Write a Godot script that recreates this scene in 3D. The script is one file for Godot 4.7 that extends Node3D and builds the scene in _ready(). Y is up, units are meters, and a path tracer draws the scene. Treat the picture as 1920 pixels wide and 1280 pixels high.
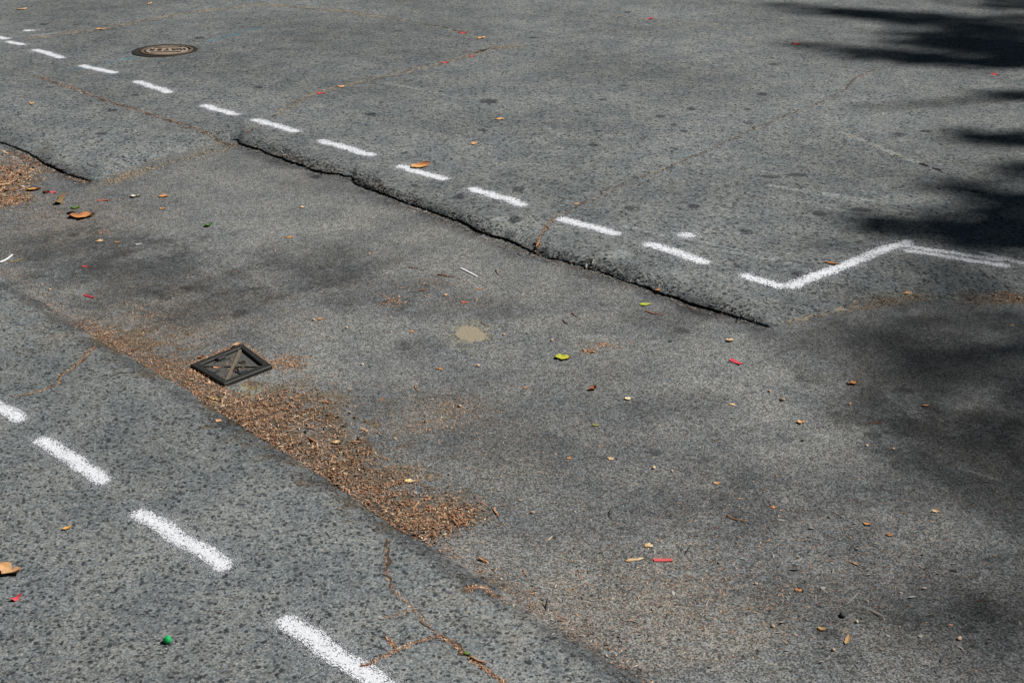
extends Node3D
# A patched street: old coarse asphalt on both sides of a finer, slightly sunken repair, sprayed dashes, two iron covers, leaf litter.

const LOW := -0.030      # top of the repair
const NEAR := -0.012     # top of the coarse asphalt this side of the repair
var rng := RandomNumberGenerator.new()
var noise := FastNoiseLite.new()
var used := {}
var far_x := PackedFloat32Array(); var far_z := PackedFloat32Array(); var far_s := PackedFloat32Array(); var far_d := PackedFloat32Array()
var near_x := PackedFloat32Array(); var near_z := PackedFloat32Array(); var near_s := PackedFloat32Array(); var near_d := PackedFloat32Array()
var road: MeshInstance3D
var repair: MeshInstance3D
var near_road: MeshInstance3D
var sun_way := Vector3.UP

# ---------------------------------------------------------------- naming and tagging
func numbered(n: String) -> String:
	if not used.has(n):
		used[n] = 0
		return n
	used[n] += 1
	return "%s_%03d" % [n, used[n]]

func tag(o: Node3D, label: String, category: String, group := "", kind := "") -> Node3D:
	if label: o.set_meta("label", label)
	if category: o.set_meta("category", category)
	if group: o.set_meta("group", group)
	if kind: o.set_meta("kind", kind)
	return o

func put(called: String, m: Mesh, mat: Material, at := Vector3.ZERO, turn := 0.0, parent: Node = self) -> MeshInstance3D:
	var o := MeshInstance3D.new()
	o.name = numbered(called) if parent == self else called
	o.mesh = m
	o.material_override = mat
	parent.add_child(o, true)
	o.position = at
	o.rotation.y = turn
	return o

func lin(r: float, g: float, b: float) -> Color:
	return Color(r, g, b).linear_to_srgb()

func paint(c: Color, rough := 0.85, spec := 0.3) -> StandardMaterial3D:
	var m := StandardMaterial3D.new()
	m.albedo_color = c
	m.roughness = rough
	m.metallic_specular = spec
	return m

func tinted(rough := 0.9, spec := 0.25) -> StandardMaterial3D:
	var m := paint(Color.WHITE, rough, spec)
	m.vertex_color_use_as_albedo = true
	return m

# ---------------------------------------------------------------- the lie of the ground
func swell(x: float, z: float) -> float:
	return 0.0028 * sin(x * 2.9 + 1.7 * sin(z * 1.3)) * sin(z * 3.7 + 0.9 * x) + 0.0016 * sin(x * 7.1 + z * 4.3)

func look(xs: PackedFloat32Array, ys: PackedFloat32Array, x: float) -> float:
	var i := clampi(xs.bsearch(x) - 1, 0, xs.size() - 2)
	var t := clampf((x - xs[i]) / (xs[i + 1] - xs[i]), 0.0, 1.0)
	return lerpf(ys[i], ys[i + 1], t)

func far_edge(o: float, s: float, d: float) -> float:
	var w := lerpf(0.34, 0.075, s)
	var face := lerpf(0.0, 0.32, s)
	var k := clampf(1.0 - o / w, 0.0, 1.0)
	return -d * (1.0 - face) * k * k

func near_edge(o: float) -> float:
	var k := clampf(1.0 - o / 0.10, 0.0, 1.0)
	return NEAR + (LOW - 0.001 - NEAR) * k * k

func height(x: float, z: float) -> float:
	var o := look(far_x, far_z, x) - z
	if o > 0.0:
		return far_edge(o, look(far_x, far_s, x), look(far_x, far_d, x)) + swell(x, z)
	o = z - look(near_x, near_z, x)
	if o > 0.0:
		return near_edge(o) + swell(x, z)
	return LOW + swell(x, z)

func on(p: Vector2, lift := 0.0) -> Vector3:
	return Vector3(p.x, height(p.x, p.y) + lift, p.y)

func sheet(cols: Array[PackedVector3Array]) -> ArrayMesh:
	var nc := cols.size(); var nr := cols[0].size()
	var v := PackedVector3Array(); var n := PackedVector3Array(); var uv := PackedVector2Array(); var uv2 := PackedVector2Array(); var ix := PackedInt32Array()
	for i in nc:
		for j in nr:
			var p := cols[i][j]
			var a := cols[mini(i + 1, nc - 1)][j] - cols[maxi(i - 1, 0)][j]
			var b := cols[i][mini(j + 1, nr - 1)] - cols[i][maxi(j - 1, 0)]
			var q := a.cross(b).normalized()
			v.append(p); n.append(q if q.y >= 0.0 else -q)
			uv.append(Vector2(p.x, p.z) / 2.5)
			uv2.append(Vector2((p.x + 5.0) / 10.0, (-p.z - 1.0) / 10.0))
	for i in nc - 1:
		for j in nr - 1:
			var k := i * nr + j
			ix.append_array(PackedInt32Array([k, k + nr, k + nr + 1, k, k + nr + 1, k + 1]))
	var mid := ((nc / 2) * (nr - 1) + nr / 2) * 6
	var c := (v[ix[mid + 2]] - v[ix[mid]]).cross(v[ix[mid + 1]] - v[ix[mid]])
	if c.y < 0.0:
		for t in range(0, ix.size(), 3):
			var s := ix[t + 1]; ix[t + 1] = ix[t + 2]; ix[t + 2] = s
	return raw(v, n, ix, uv, uv2)

func raw(v: PackedVector3Array, n: PackedVector3Array, ix: PackedInt32Array, uv := PackedVector2Array(), uv2 := PackedVector2Array(), col := PackedColorArray()) -> ArrayMesh:
	var a := []
	a.resize(Mesh.ARRAY_MAX)
	a[Mesh.ARRAY_VERTEX] = v
	a[Mesh.ARRAY_INDEX] = ix
	if n.size(): a[Mesh.ARRAY_NORMAL] = n
	if uv.size(): a[Mesh.ARRAY_TEX_UV] = uv
	if uv2.size(): a[Mesh.ARRAY_TEX_UV2] = uv2
	if col.size(): a[Mesh.ARRAY_COLOR] = col
	var m := ArrayMesh.new()
	m.add_surface_from_arrays(Mesh.PRIMITIVE_TRIANGLES, a)
	return m

func spread(lo: float, hi: float, fine_lo: float, fine_hi: float, step: float) -> PackedFloat32Array:
	var xs := PackedFloat32Array([lo, lo * 0.5 + fine_lo * 0.5, fine_lo - 4.0, fine_lo - 2.0, fine_lo - 1.0, fine_lo - 0.5])
	var x := fine_lo
	while x < fine_hi:
		xs.append(x)
		x += step
	xs.append_array(PackedFloat32Array([fine_hi, fine_hi + 0.5, fine_hi + 1.0, fine_hi + 2.0, fine_hi + 4.0, hi * 0.5 + fine_hi * 0.5, hi]))
	return xs

func edge_row(list: Array, xs: PackedFloat32Array, zs: PackedFloat32Array, ss: PackedFloat32Array, ds: PackedFloat32Array) -> void:
	for e in list:
		var p: Vector2 = e[0]
		var x: float = p.x
		if xs.size() and x <= xs[-1]: x = xs[-1] + 0.004
		xs.append(x); zs.append(p.y); ss.append(e[1]); ds.append(e[2])

func ragged(x: float, big: float, fine: float) -> float:
	return big * noise.get_noise_2d(x * 900.0, 17.0) + fine * noise.get_noise_2d(x * 5200.0, 91.0)

# ---------------------------------------------------------------- surface textures
func byte_noise(size: int, kind: int, freq: float, seed_: int, cell := false) -> PackedByteArray:
	var f := FastNoiseLite.new()
	f.noise_type = kind
	f.frequency = freq
	f.seed = seed_
	f.fractal_type = FastNoiseLite.FRACTAL_NONE
	if cell:
		f.cellular_return_type = FastNoiseLite.RETURN_CELL_VALUE
		f.cellular_jitter = 1.0
		f.domain_warp_enabled = true
		f.domain_warp_amplitude = 0.9 / freq * 0.4
		f.domain_warp_frequency = freq * 0.9
		f.domain_warp_fractal_type = FastNoiseLite.DOMAIN_WARP_FRACTAL_NONE
	return f.get_image(size, size, false, false, cell).get_data()

func curve_bytes(f: Callable) -> PackedByteArray:
	var t := PackedByteArray()
	t.resize(256)
	for i in 256:
		t[i] = clampi(roundi(float(f.call(i / 255.0)) * 255.0), 0, 255)
	return t

func stone_sprite(size: int, ratio: float, dark: Color, soft := 1.0) -> Image:
	var im := Image.create(size, size, false, Image.FORMAT_RGBA8)
	var turn := rng.randf() * TAU
	var k := [rng.randf_range(0.1, 0.25), rng.randf_range(0.05, 0.18), rng.randf() * TAU, rng.randf() * TAU]
	var h := size * 0.5
	for y in size:
		for x in size:
			var q := Vector2(x + 0.5 - h, y + 0.5 - h).rotated(turn)
			q.y *= ratio
			var an := q.angle()
			var r: float = h * 0.8 * (1.0 + k[0] * sin(2.0 * an + k[2]) + k[1] * sin(5.0 * an + k[3]))
			var a := clampf((r - q.length()) / soft + 0.5, 0.0, 1.0)
			im.set_pixel(x, y, Color(dark.r, dark.g, dark.b, dark.a * a))
	return im

func stamp(im: Image, s: Image, n: int) -> void:
	var w := im.get_width()
	var r := Rect2i(0, 0, s.get_width(), s.get_height())
	for i in n:
		im.blend_rect(s, r, Vector2i(rng.randi_range(-4, w - 4), rng.randi_range(-4, w - 4)))

func asphalt(size: int, coarse: bool, seed_: int) -> Array:
	# grains of stone in bitumen; albedo first, then relief
	rng.seed = seed_
	var g1 := byte_noise(size, FastNoiseLite.TYPE_CELLULAR, 0.26 if coarse else 0.34, seed_, true)
	var g2 := byte_noise(size, FastNoiseLite.TYPE_SIMPLEX, 0.22 if coarse else 0.3, seed_ + 5)
	var g3 := byte_noise(size, FastNoiseLite.TYPE_SIMPLEX, 0.03, seed_ + 9)
	var g4 := byte_noise(size, FastNoiseLite.TYPE_CELLULAR, 0.11 if coarse else 0.17, seed_ + 3, true)
	var lo := 0.105 if coarse else 0.055
	var hi := 0.33 if coarse else 0.37
	var tone := curve_bytes(func(t: float) -> float: return Color(lerpf(lo, hi, pow(t, 1.25 if coarse else 1.35)), 0, 0).linear_to_srgb().r)
	var px := PackedByteArray(); px.resize(size * size * 3)
	var hh := PackedByteArray(); hh.resize(size * size)
	var warm := -1 if coarse else 0
	var ka := 7 if coarse else 8
	var kb := 2 if coarse else 1
	var kc := 6
	for i in size * size:
		var t := (g1[i] * ka + g4[i] * kb + g2[i] * kc + g3[i]) >> 4
		t = clampi((t - 128) * 7 / 4 + 124, 0, 255)
		var c := tone[t]
		var w := ((g2[i] + g4[i] - 256) >> 6) + warm
		px[i * 3] = clampi(c + w, 0, 255)
		px[i * 3 + 1] = clampi(c + 1, 0, 255)
		px[i * 3 + 2] = clampi(c - w + 1, 0, 255)
		hh[i] = (g1[i] * 2 + g2[i] + g4[i]) >> 2
	var im := Image.create_from_data(size, size, false, Image.FORMAT_RGB8, px)
	var hi_im := Image.create_from_data(size, size, false, Image.FORMAT_L8, hh)
	im.convert(Image.FORMAT_RGBA8)
	hi_im.convert(Image.FORMAT_RGBA8)
	var dark_n := 26000 if coarse else 5200
	for k in 48:
		var s: int = [5, 6, 7, 8, 9, 11, 13, 15, 6, 7, 8, 10][k % 12] if coarse else [4, 5, 6, 7][k % 4]
		var share := int(dark_n / 48.0 * (1.5 if s < 8 else (1.0 if s < 12 else 0.5)))
		var d := rng.randf_range(0.018, 0.050)
		var c := lin(d, d * 1.05, d * (1.20 if coarse else 1.05))
		c.a = rng.randf_range(0.45, 0.95)
		stamp(im, stone_sprite(s, rng.randf_range(1.0, 2.2), c), share)
	for k in 16:
		var d := rng.randf_range(0.34, 0.62)
		var c := lin(d, d * 0.98, d * 0.93) if k % 5 else lin(d, d * 0.72, d * 0.5)
		c.a = rng.randf_range(0.4, 0.85)
		stamp(im, stone_sprite([3, 4, 5, 4][k % 4], rng.randf_range(1.0, 1.8), c), int((6500 if coarse else 15000) / 16.0))
	for k in 10:
		stamp(hi_im, stone_sprite([6, 8, 10][k % 3], rng.randf_range(1.0, 1.7), Color(0.16, 0.16, 0.16, 0.8), 2.0), int((9000 if coarse else 1500) / 10.0))
	return [ImageTexture.create_from_image(im), ImageTexture.create_from_image(hi_im)]

const WIDE := 2048
var stain := PackedFloat32Array()

func blot(p: Vector2, r: Vector2, to: Color, soft := 0.4, rough := 0.5, scale := 1.0) -> void:
	# a tinted patch of its own outline: radii r, tint to, edge broken by noise
	var k := WIDE / 10.0
	var reach := 1.0 + soft + rough
	var x0 := maxi(0, int((p.x - r.x * reach + 5.0) * k)); var x1 := mini(WIDE - 1, int((p.x + r.x * reach + 5.0) * k))
	var y0 := maxi(0, int((-p.y - r.y * reach - 1.0) * k)); var y1 := mini(WIDE - 1, int((-p.y + r.y * reach - 1.0) * k))
	for y in range(y0, y1 + 1):
		var wz := -(y / k + 1.0)
		var dz := (wz - p.y) / r.y
		for x in range(x0, x1 + 1):
			var wx := x / k - 5.0
			var dx := (wx - p.x) / r.x
			var d := sqrt(dx * dx + dz * dz)
			if d > reach: continue
			d += rough * (noise.get_noise_2d(wx * 420.0 * scale, wz * 420.0 * scale) + 0.55 * noise.get_noise_2d(wx * 2600.0, wz * 2600.0))
			var w := 1.0 - smoothstep(1.0 - soft, 1.0 + soft, d)
			if w <= 0.0: continue
			var i := (y * WIDE + x) * 3
			stain[i] *= lerpf(1.0, to.r, w); stain[i + 1] *= lerpf(1.0, to.g, w); stain[i + 2] *= lerpf(1.0, to.b, w)

func scrape(a: Vector2, b: Vector2, wide: float, to: Color, gaps := 0.5) -> void:
	var n := int(a.distance_to(b) / (wide * 0.8)) + 1
	for i in n + 1:
		var p := a.lerp(b, float(i) / n)
		if noise.get_noise_2d(p.x * 1500.0, p.y * 1500.0) < gaps - 0.75: continue
		blot(p + Vector2(rng.randf_range(-1, 1), rng.randf_range(-1, 1)) * wide * 0.2, Vector2(wide, wide) * rng.randf_range(0.7, 1.3), to, 0.45, 0.4)

func wear_map() -> ImageTexture:
	stain.resize(WIDE * WIDE * 3)
	var n1 := byte_noise(WIDE, FastNoiseLite.TYPE_SIMPLEX_SMOOTH, 0.0045, 31)
	var n2 := byte_noise(WIDE, FastNoiseLite.TYPE_SIMPLEX, 0.017, 32)
	var n3 := byte_noise(WIDE, FastNoiseLite.TYPE_SIMPLEX, 0.07, 33)
	var n4 := byte_noise(WIDE, FastNoiseLite.TYPE_SIMPLEX, 0.3, 34)
	for i in WIDE * WIDE:
		var v := 0.70 + ((n1[i] - 128) * 0.9 + (n2[i] - 128) * 0.65 + (n3[i] - 128) * 0.45 + (n4[i] - 128) * 0.5) * 0.0010
		var w := (n2[i] - 128) * 0.00012
		stain[i * 3] = v + w; stain[i * 3 + 1] = v; stain[i * 3 + 2] = v - w
	rng.seed = 77
	var tar := Color(0.62, 0.62, 0.64)
	var damp := Color(0.70, 0.70, 0.70)
	var chalk := Color(1.28, 1.28, 1.26)
	var dust := Color(1.18, 1.16, 1.11)
	# soft darker patches on the repair, edges broken by noise
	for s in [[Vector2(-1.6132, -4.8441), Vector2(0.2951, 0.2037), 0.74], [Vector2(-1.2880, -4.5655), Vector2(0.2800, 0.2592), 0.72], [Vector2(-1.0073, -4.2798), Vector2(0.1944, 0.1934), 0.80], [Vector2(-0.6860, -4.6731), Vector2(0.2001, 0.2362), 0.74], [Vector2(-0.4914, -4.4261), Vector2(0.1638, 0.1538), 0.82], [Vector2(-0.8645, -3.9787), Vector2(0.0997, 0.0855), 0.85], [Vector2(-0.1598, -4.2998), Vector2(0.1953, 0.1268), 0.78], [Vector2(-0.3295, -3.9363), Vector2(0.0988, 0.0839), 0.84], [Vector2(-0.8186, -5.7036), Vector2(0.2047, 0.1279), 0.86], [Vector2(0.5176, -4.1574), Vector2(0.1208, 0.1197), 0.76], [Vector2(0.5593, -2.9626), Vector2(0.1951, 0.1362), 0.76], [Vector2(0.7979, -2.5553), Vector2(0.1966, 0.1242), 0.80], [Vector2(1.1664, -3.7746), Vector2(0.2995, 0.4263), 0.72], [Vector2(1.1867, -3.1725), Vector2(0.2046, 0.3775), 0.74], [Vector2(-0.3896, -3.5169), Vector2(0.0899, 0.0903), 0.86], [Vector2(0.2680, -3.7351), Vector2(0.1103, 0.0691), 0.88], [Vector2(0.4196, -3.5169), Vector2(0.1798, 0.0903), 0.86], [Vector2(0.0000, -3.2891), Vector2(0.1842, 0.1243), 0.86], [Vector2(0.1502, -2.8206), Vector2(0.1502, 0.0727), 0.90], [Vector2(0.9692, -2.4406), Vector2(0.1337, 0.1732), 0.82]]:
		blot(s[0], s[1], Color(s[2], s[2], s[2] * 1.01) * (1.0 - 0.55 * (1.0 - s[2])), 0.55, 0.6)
	# pale dried silt between them
	for s in [[Vector2(-0.3929, -5.1348), Vector2(0.3929, 0.2982), 1.16], [Vector2(0.0728, -4.4318), Vector2(0.3094, 0.2309), 1.14], [Vector2(-1.0526, -5.7504), Vector2(0.3432, 0.2432), 1.10], [Vector2(0.7632, -3.7851), Vector2(0.2385, 0.2351), 1.16], [Vector2(0.7485, -3.3574), Vector2(0.1727, 0.1926), 1.20], [Vector2(-0.8224, -5.0985), Vector2(0.3290, 0.2619), 1.08], [Vector2(0.2660, -3.9834), Vector2(0.2826, 0.1711), 1.12], [Vector2(-0.2164, -4.8469), Vector2(0.3148, 0.2398), 1.07], [Vector2(-0.5320, -3.9834), Vector2(0.1829, 0.1711), 1.08], [Vector2(0.2254, -2.6405), Vector2(0.2254, 0.1308), 1.08], [Vector2(0.5943, -2.3973), Vector2(0.1981, 0.1125), 1.12], [Vector2(-0.6198, -3.6636), Vector2(0.1085, 0.1486), 1.06], [Vector2(-0.0806, -3.0843), Vector2(0.1747, 0.1398), 1.05]]:
		blot(s[0], s[1], Color(s[2], s[2] * 0.99, s[2] * 0.965), 0.6, 0.6)
	for s in [[Vector2(-1.4880, -4.4064), Vector2(0.0399, 0.0356)], [Vector2(-1.5296, -4.4735), Vector2(0.0294, 0.0418)], [Vector2(-1.2410, -4.3610), Vector2(0.0432, 0.0350)], [Vector2(-1.1789, -4.3262), Vector2(0.0322, 0.0296)], [Vector2(-1.5824, -4.7775), Vector2(0.0136, 0.0234)], [Vector2(0.8263, -3.3419), Vector2(0.0144, 0.0096)], [Vector2(0.8468, -3.3228), Vector2(0.0172, 0.0095)], [Vector2(0.9708, -3.2002), Vector2(0.0194, 0.0119)], [Vector2(0.9836, -3.0378), Vector2(0.0213, 0.0137)], [Vector2(0.6438, -2.7021), Vector2(0.0169, 0.0113)], [Vector2(0.6091, -2.5926), Vector2(0.0176, 0.0170)], [Vector2(0.9197, -2.6796), Vector2(0.0192, 0.0112)], [Vector2(0.8215, -2.5989), Vector2(0.0188, 0.0128)], [Vector2(0.7094, -2.7089), Vector2(0.0109, 0.0136)], [Vector2(0.6755, -2.5967), Vector2(0.0094, 0.0085)], [Vector2(-0.4342, -4.6128), Vector2(0.0208, 0.0220)], [Vector2(-0.1636, -4.5314), Vector2(0.0186, 0.0160)], [Vector2(-0.4072, -4.2820), Vector2(0.0142, 0.0145)], [Vector2(0.4489, -3.9772), Vector2(0.0233, 0.0171)], [Vector2(0.7130, -4.0203), Vector2(0.0336, 0.0218)], [Vector2(0.2852, -4.0203), Vector2(0.0503, 0.0218)], [Vector2(1.2141, -2.9707), Vector2(0.0157, 0.0158)], [Vector2(1.0256, -2.6138), Vector2(0.0118, 0.0107)]]:
		blot(s[0], s[1], chalk, 0.5, 0.7, 3.0)
	scrape(Vector2(1.1475, -3.1416), Vector2(1.2346, -3.0736), 0.006, chalk, 0.45)
	# dark spots on the repair
	for s in [[Vector2(0.1995, -10.5405), Vector2(0.0040, 0.0246)], [Vector2(-0.8926, -4.2248), Vector2(0.0245, 0.0379)], [Vector2(-1.1181, -4.4576), Vector2(0.0183, 0.0208)], [Vector2(-0.3350, -3.9434), Vector2(0.0198, 0.0295)], [Vector2(-0.6789, -4.6516), Vector2(0.0133, 0.0112)], [Vector2(1.2838, -4.2487), Vector2(0.0264, 0.0430)], [Vector2(0.9749, -3.3324), Vector2(0.0215, 0.0222)], [Vector2(0.8432, -3.6923), Vector2(0.0172, 0.0226)], [Vector2(1.1761, -3.4876), Vector2(0.0208, 0.0308)], [Vector2(1.1341, -3.6110), Vector2(0.0245, 0.0218)], [Vector2(1.0772, -3.2242), Vector2(0.0167, 0.0241)], [Vector2(1.3077, -3.2979), Vector2(0.0256, 0.0312)], [Vector2(1.3066, -3.1890), Vector2(0.0166, 0.0532)], [Vector2(0.5383, -4.0777), Vector2(0.0238, 0.0312)], [Vector2(0.6545, -2.4178), Vector2(0.0244, 0.0190)], [Vector2(0.9525, -2.4312), Vector2(0.0156, 0.0173)], [Vector2(0.7197, -3.3324), Vector2(0.0129, 0.0191)], [Vector2(0.7375, -3.3040), Vector2(0.0128, 0.0157)], [Vector2(0.4966, -3.1795), Vector2(0.0166, 0.0177)], [Vector2(0.3698, -3.2242), Vector2(0.0195, 0.0211)]]:
		blot(s[0], s[1], tar, 0.25, 0.35, 2.0)
	# trodden gum and tar spots on the old asphalt
	for s in [[Vector2(-0.1246, -7.1080), Vector2(0.0471, 0.0603)], [Vector2(-1.9530, -6.4353), Vector2(0.0278, 0.0302)], [Vector2(-2.0231, -6.9079), Vector2(0.0243, 0.0298)], [Vector2(-1.9970, -7.2551), Vector2(0.0254, 0.0301)], [Vector2(-3.1398, -9.3619), Vector2(0.0321, 0.0401)], [Vector2(-1.9913, -8.8667), Vector2(0.0339, 0.0435)], [Vector2(-1.3758, -7.4344), Vector2(0.0260, 0.0314)], [Vector2(0.0220, -5.5066), Vector2(0.0242, 0.0305)], [Vector2(0.7215, -5.2860), Vector2(0.0255, 0.0284)], [Vector2(0.9118, -6.9309), Vector2(0.0216, 0.0346)], [Vector2(0.7366, -6.7729), Vector2(0.0238, 0.0287)], [Vector2(0.4735, -7.1562), Vector2(0.0195, 0.0244)], [Vector2(0.7806, -6.5896), Vector2(0.0181, 0.0210)], [Vector2(0.8167, -6.4758), Vector2(0.0204, 0.0306)], [Vector2(0.3735, -6.2298), Vector2(0.0221, 0.0285)], [Vector2(0.4077, -6.4859), Vector2(0.0204, 0.0204)], [Vector2(0.8006, -9.8011), Vector2(0.0223, 0.0393)], [Vector2(1.5184, -8.0393), Vector2(0.0279, 0.0272)], [Vector2(1.3278, -7.2678), Vector2(0.0283, 0.0377)], [Vector2(0.4652, -5.2649), Vector2(0.0190, 0.0352)], [Vector2(0.8825, -4.9579), Vector2(0.0221, 0.0380)], [Vector2(1.2207, -5.7357), Vector2(0.0456, 0.0246)], [Vector2(1.1024, -5.7112), Vector2(0.0409, 0.0244)], [Vector2(1.3802, -5.2438), Vector2(0.0421, 0.0280)], [Vector2(1.2018, -5.1954), Vector2(0.0251, 0.0413)], [Vector2(1.8367, -6.4353), Vector2(0.0354, 0.0302)], [Vector2(1.9825, -6.4962), Vector2(0.0357, 0.0266)], [Vector2(-0.7074, -6.8286), Vector2(0.0267, 0.0336)], [Vector2(-0.6779, -7.0716), Vector2(0.0165, 0.0239)], [Vector2(-0.1456, -6.5064), Vector2(0.0230, 0.0247)], [Vector2(-0.3787, -7.3309), Vector2(0.0171, 0.0204)], [Vector2(0.0082, -5.1142), Vector2(0.0247, 0.0468)], [Vector2(1.2438, -4.3128), Vector2(0.0249, 0.0348)], [Vector2(0.9869, -4.5035), Vector2(0.0221, 0.0268)], [Vector2(-0.4116, -5.5758), Vector2(0.0134, 0.0234)], [Vector2(-0.2166, -5.4091), Vector2(0.0217, 0.0369)], [Vector2(-0.7408, -9.1080), Vector2(0.0209, 0.0305)], [Vector2(1.9008, -5.4837), Vector2(0.0197, 0.0182)], [Vector2(-2.4751, -6.8061), Vector2(0.0133, 0.0223)], [Vector2(0.1359, -8.8847), Vector2(0.0408, 0.0291)], [Vector2(0.6096, -7.4871), Vector2(0.0174, 0.0212)], [Vector2(1.1905, -6.9308), Vector2(0.0216, 0.0230)], [Vector2(-0.8529, -5.8019), Vector2(0.0207, 0.0251)], [Vector2(-2.9199, -9.3419), Vector2(0.0178, 0.0279)]]:
		blot(s[0], s[1], Color(0.40, 0.40, 0.43), 0.18, 0.22, 2.0)
	for i in 46:
		var p := Vector2(rng.randf_range(-3.0, 3.2), rng.randf_range(-10.4, -4.3))
		blot(p, Vector2(rng.randf_range(0.012, 0.03), rng.randf_range(0.012, 0.03)), Color(0.60, 0.60, 0.62), 0.25, 0.3, 2.0)
	# the asphalt patch round the round cover is a shade darker and finer worn
	for s in [[Vector2(-1.4954, -8.9401), Vector2(1.0196, 0.7314), 0.88], [Vector2(-1.9223, -7.9454), Vector2(0.6713, 0.5889), 0.93], [Vector2(-0.7859, -8.5839), Vector2(0.4912, 0.6787), 0.92], [Vector2(-3.3795, -9.9076), Vector2(0.7510, 0.4446), 0.90], [Vector2(0.5797, -7.9222), Vector2(0.3967, 0.3818), 0.94], [Vector2(0.5205, -6.0157), Vector2(0.4732, 0.5320), 1.05], [Vector2(0.0910, -5.7452), Vector2(0.3641, 0.4093), 1.05], [Vector2(0.0000, -9.0947), Vector2(0.5197, 0.4924), 1.07], [Vector2(0.8494, -6.3676), Vector2(0.4996, 0.3941), 1.05], [Vector2(1.2016, -9.8981), Vector2(0.4506, 0.3110), 1.04], [Vector2(-1.7024, -6.0698), Vector2(0.3597, 0.2174), 1.07], [Vector2(-2.1430, -6.7764), Vector2(0.3704, 0.3312), 1.04], [Vector2(-1.1073, -7.1166), Vector2(0.2768, 0.2657), 1.07], [Vector2(0.4637, -4.7559), Vector2(0.3285, 0.1765), 0.92], [Vector2(0.9900, -4.4751), Vector2(0.1833, 0.1376), 0.94], [Vector2(1.1745, -4.1736), Vector2(0.2073, 0.0751), 0.90], [Vector2(-0.2090, -5.1972), Vector2(0.3135, 0.1100), 0.93], [Vector2(1.3655, -5.7358), Vector2(0.3641, 0.3269), 0.96]]:
		blot(s[0], s[1], Color(s[2], s[2], s[2]), 0.7, 0.55)
	# darker strip along the broken far edge
	for s in [[Vector2(-1.2550, -6.2679), Vector2(-0.8320, -5.8186)], [Vector2(-0.6253, -5.5992), Vector2(-0.1212, -4.9959)], [Vector2(-0.1001, -4.9450), Vector2(0.0775, -4.7620)], [Vector2(0.0966, -4.7502), Vector2(0.4355, -4.4191)], [Vector2(0.4519, -4.3984), Vector2(0.7934, -4.0623)], [Vector2(-2.3096, -6.2297), Vector2(-1.8161, -5.7030)]]:
		scrape(s[0], s[1], 0.045, Color(0.80, 0.80, 0.81), 0.1)
	for s in [[Vector2(-1.7584, -4.4617), Vector2(-1.3544, -4.0119)], [Vector2(-1.3544, -4.0119), Vector2(-0.7844, -3.3932)], [Vector2(-0.7844, -3.3932), Vector2(-0.4178, -2.9784)], [Vector2(-0.4178, -2.9784), Vector2(-0.2471, -2.7817)], [Vector2(-0.2471, -2.7817), Vector2(-0.0638, -2.5689)], [Vector2(-0.0638, -2.5689), Vector2(0.2682, -2.2061)]]:  # bitumen bared along the near edge
		scrape(s[0], s[1], 0.034, Color(0.80, 0.80, 0.81), 0.1)
	# pale scrapes and ground lines
	for s in [[Vector2(1.5812, -6.4351), Vector2(1.7864, -5.9297), 0.0150], [Vector2(1.0693, -5.5836), Vector2(1.2496, -5.4836), 0.0135], [Vector2(1.2496, -5.4836), Vector2(1.4479, -5.3504), 0.0180], [Vector2(1.2400, -5.2788), Vector2(1.3213, -5.2158), 0.0120], [Vector2(1.0120, -5.4386), Vector2(1.1955, -5.3216), 0.0075], [Vector2(0.4265, -5.0281), Vector2(0.6122, -4.8703), 0.0105], [Vector2(0.6156, -4.9012), Vector2(0.8483, -4.7385), 0.0090], [Vector2(0.6641, -4.8096), Vector2(0.9814, -4.6240), 0.0075], [Vector2(0.8889, -4.6921), Vector2(0.9940, -4.5905), 0.0090], [Vector2(0.1553, -6.6000), Vector2(0.2505, -6.3653), 0.0105], [Vector2(1.1218, -8.2879), Vector2(1.1889, -8.0091), 0.0075], [Vector2(-0.1068, -5.0938), Vector2(-0.0289, -5.1272), 0.0150], [Vector2(0.3640, -4.7036), Vector2(0.3823, -4.6921), 0.0300], [Vector2(-3.0763, -8.9395), Vector2(-2.9517, -9.0699), 0.0300], [Vector2(-0.7024, -7.5539), Vector2(-0.2790, -7.1683), 0.0090]]:
		scrape(s[0], s[1], s[2], Color(1.75, 1.72, 1.58), 0.34)
	# blue marking chalk, almost worn away
	for s in [[Vector2(-2.5240, -7.8761), Vector2(-2.2666, -8.2402)], [Vector2(-1.9315, -8.7237), Vector2(-1.6787, -9.2040)]]:
		scrape(s[0], s[1], 0.020, Color(0.76, 1.06, 1.16), 0.62)
	# soil worked into the near cracks and a pale drift by the square cover
	for s in [[Vector2(-0.7509, -3.6111), Vector2(0.0337, 0.0327)], [Vector2(-0.7798, -3.6438), Vector2(0.0185, 0.0184)]]:
		blot(s[0], s[1], Color(1.55, 1.42, 1.15), 0.4, 0.4)
	# earth matted under the litter drift
	for q in [[Vector2(-0.6540, -3.4875), Vector2(0.1338, 0.1710)], [Vector2(-0.5082, -3.2757), Vector2(0.1129, 0.1542)], [Vector2(-0.3629, -3.0833), Vector2(0.1075, 0.1258)], [Vector2(-0.2059, -2.9216), Vector2(0.1158, 0.1025)], [Vector2(-0.7975, -3.5344), Vector2(0.0752, 0.0910)], [Vector2(-1.0176, -3.7745), Vector2(0.0954, 0.0860)], [Vector2(-1.1970, -3.9790), Vector2(0.1164, 0.0940)], [Vector2(-2.1602, -5.7170), Vector2(0.1137, 0.3205)]]:
		blot(q[0], q[1], Color(0.92, 0.76, 0.60), 0.6, 0.8, 2.0)
	blot(Vector2(-0.1315, -4.0441), Vector2(0.0708, 0.0967), Color(1.25, 1.18, 1.0), 0.35, 0.7, 3.0)
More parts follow.
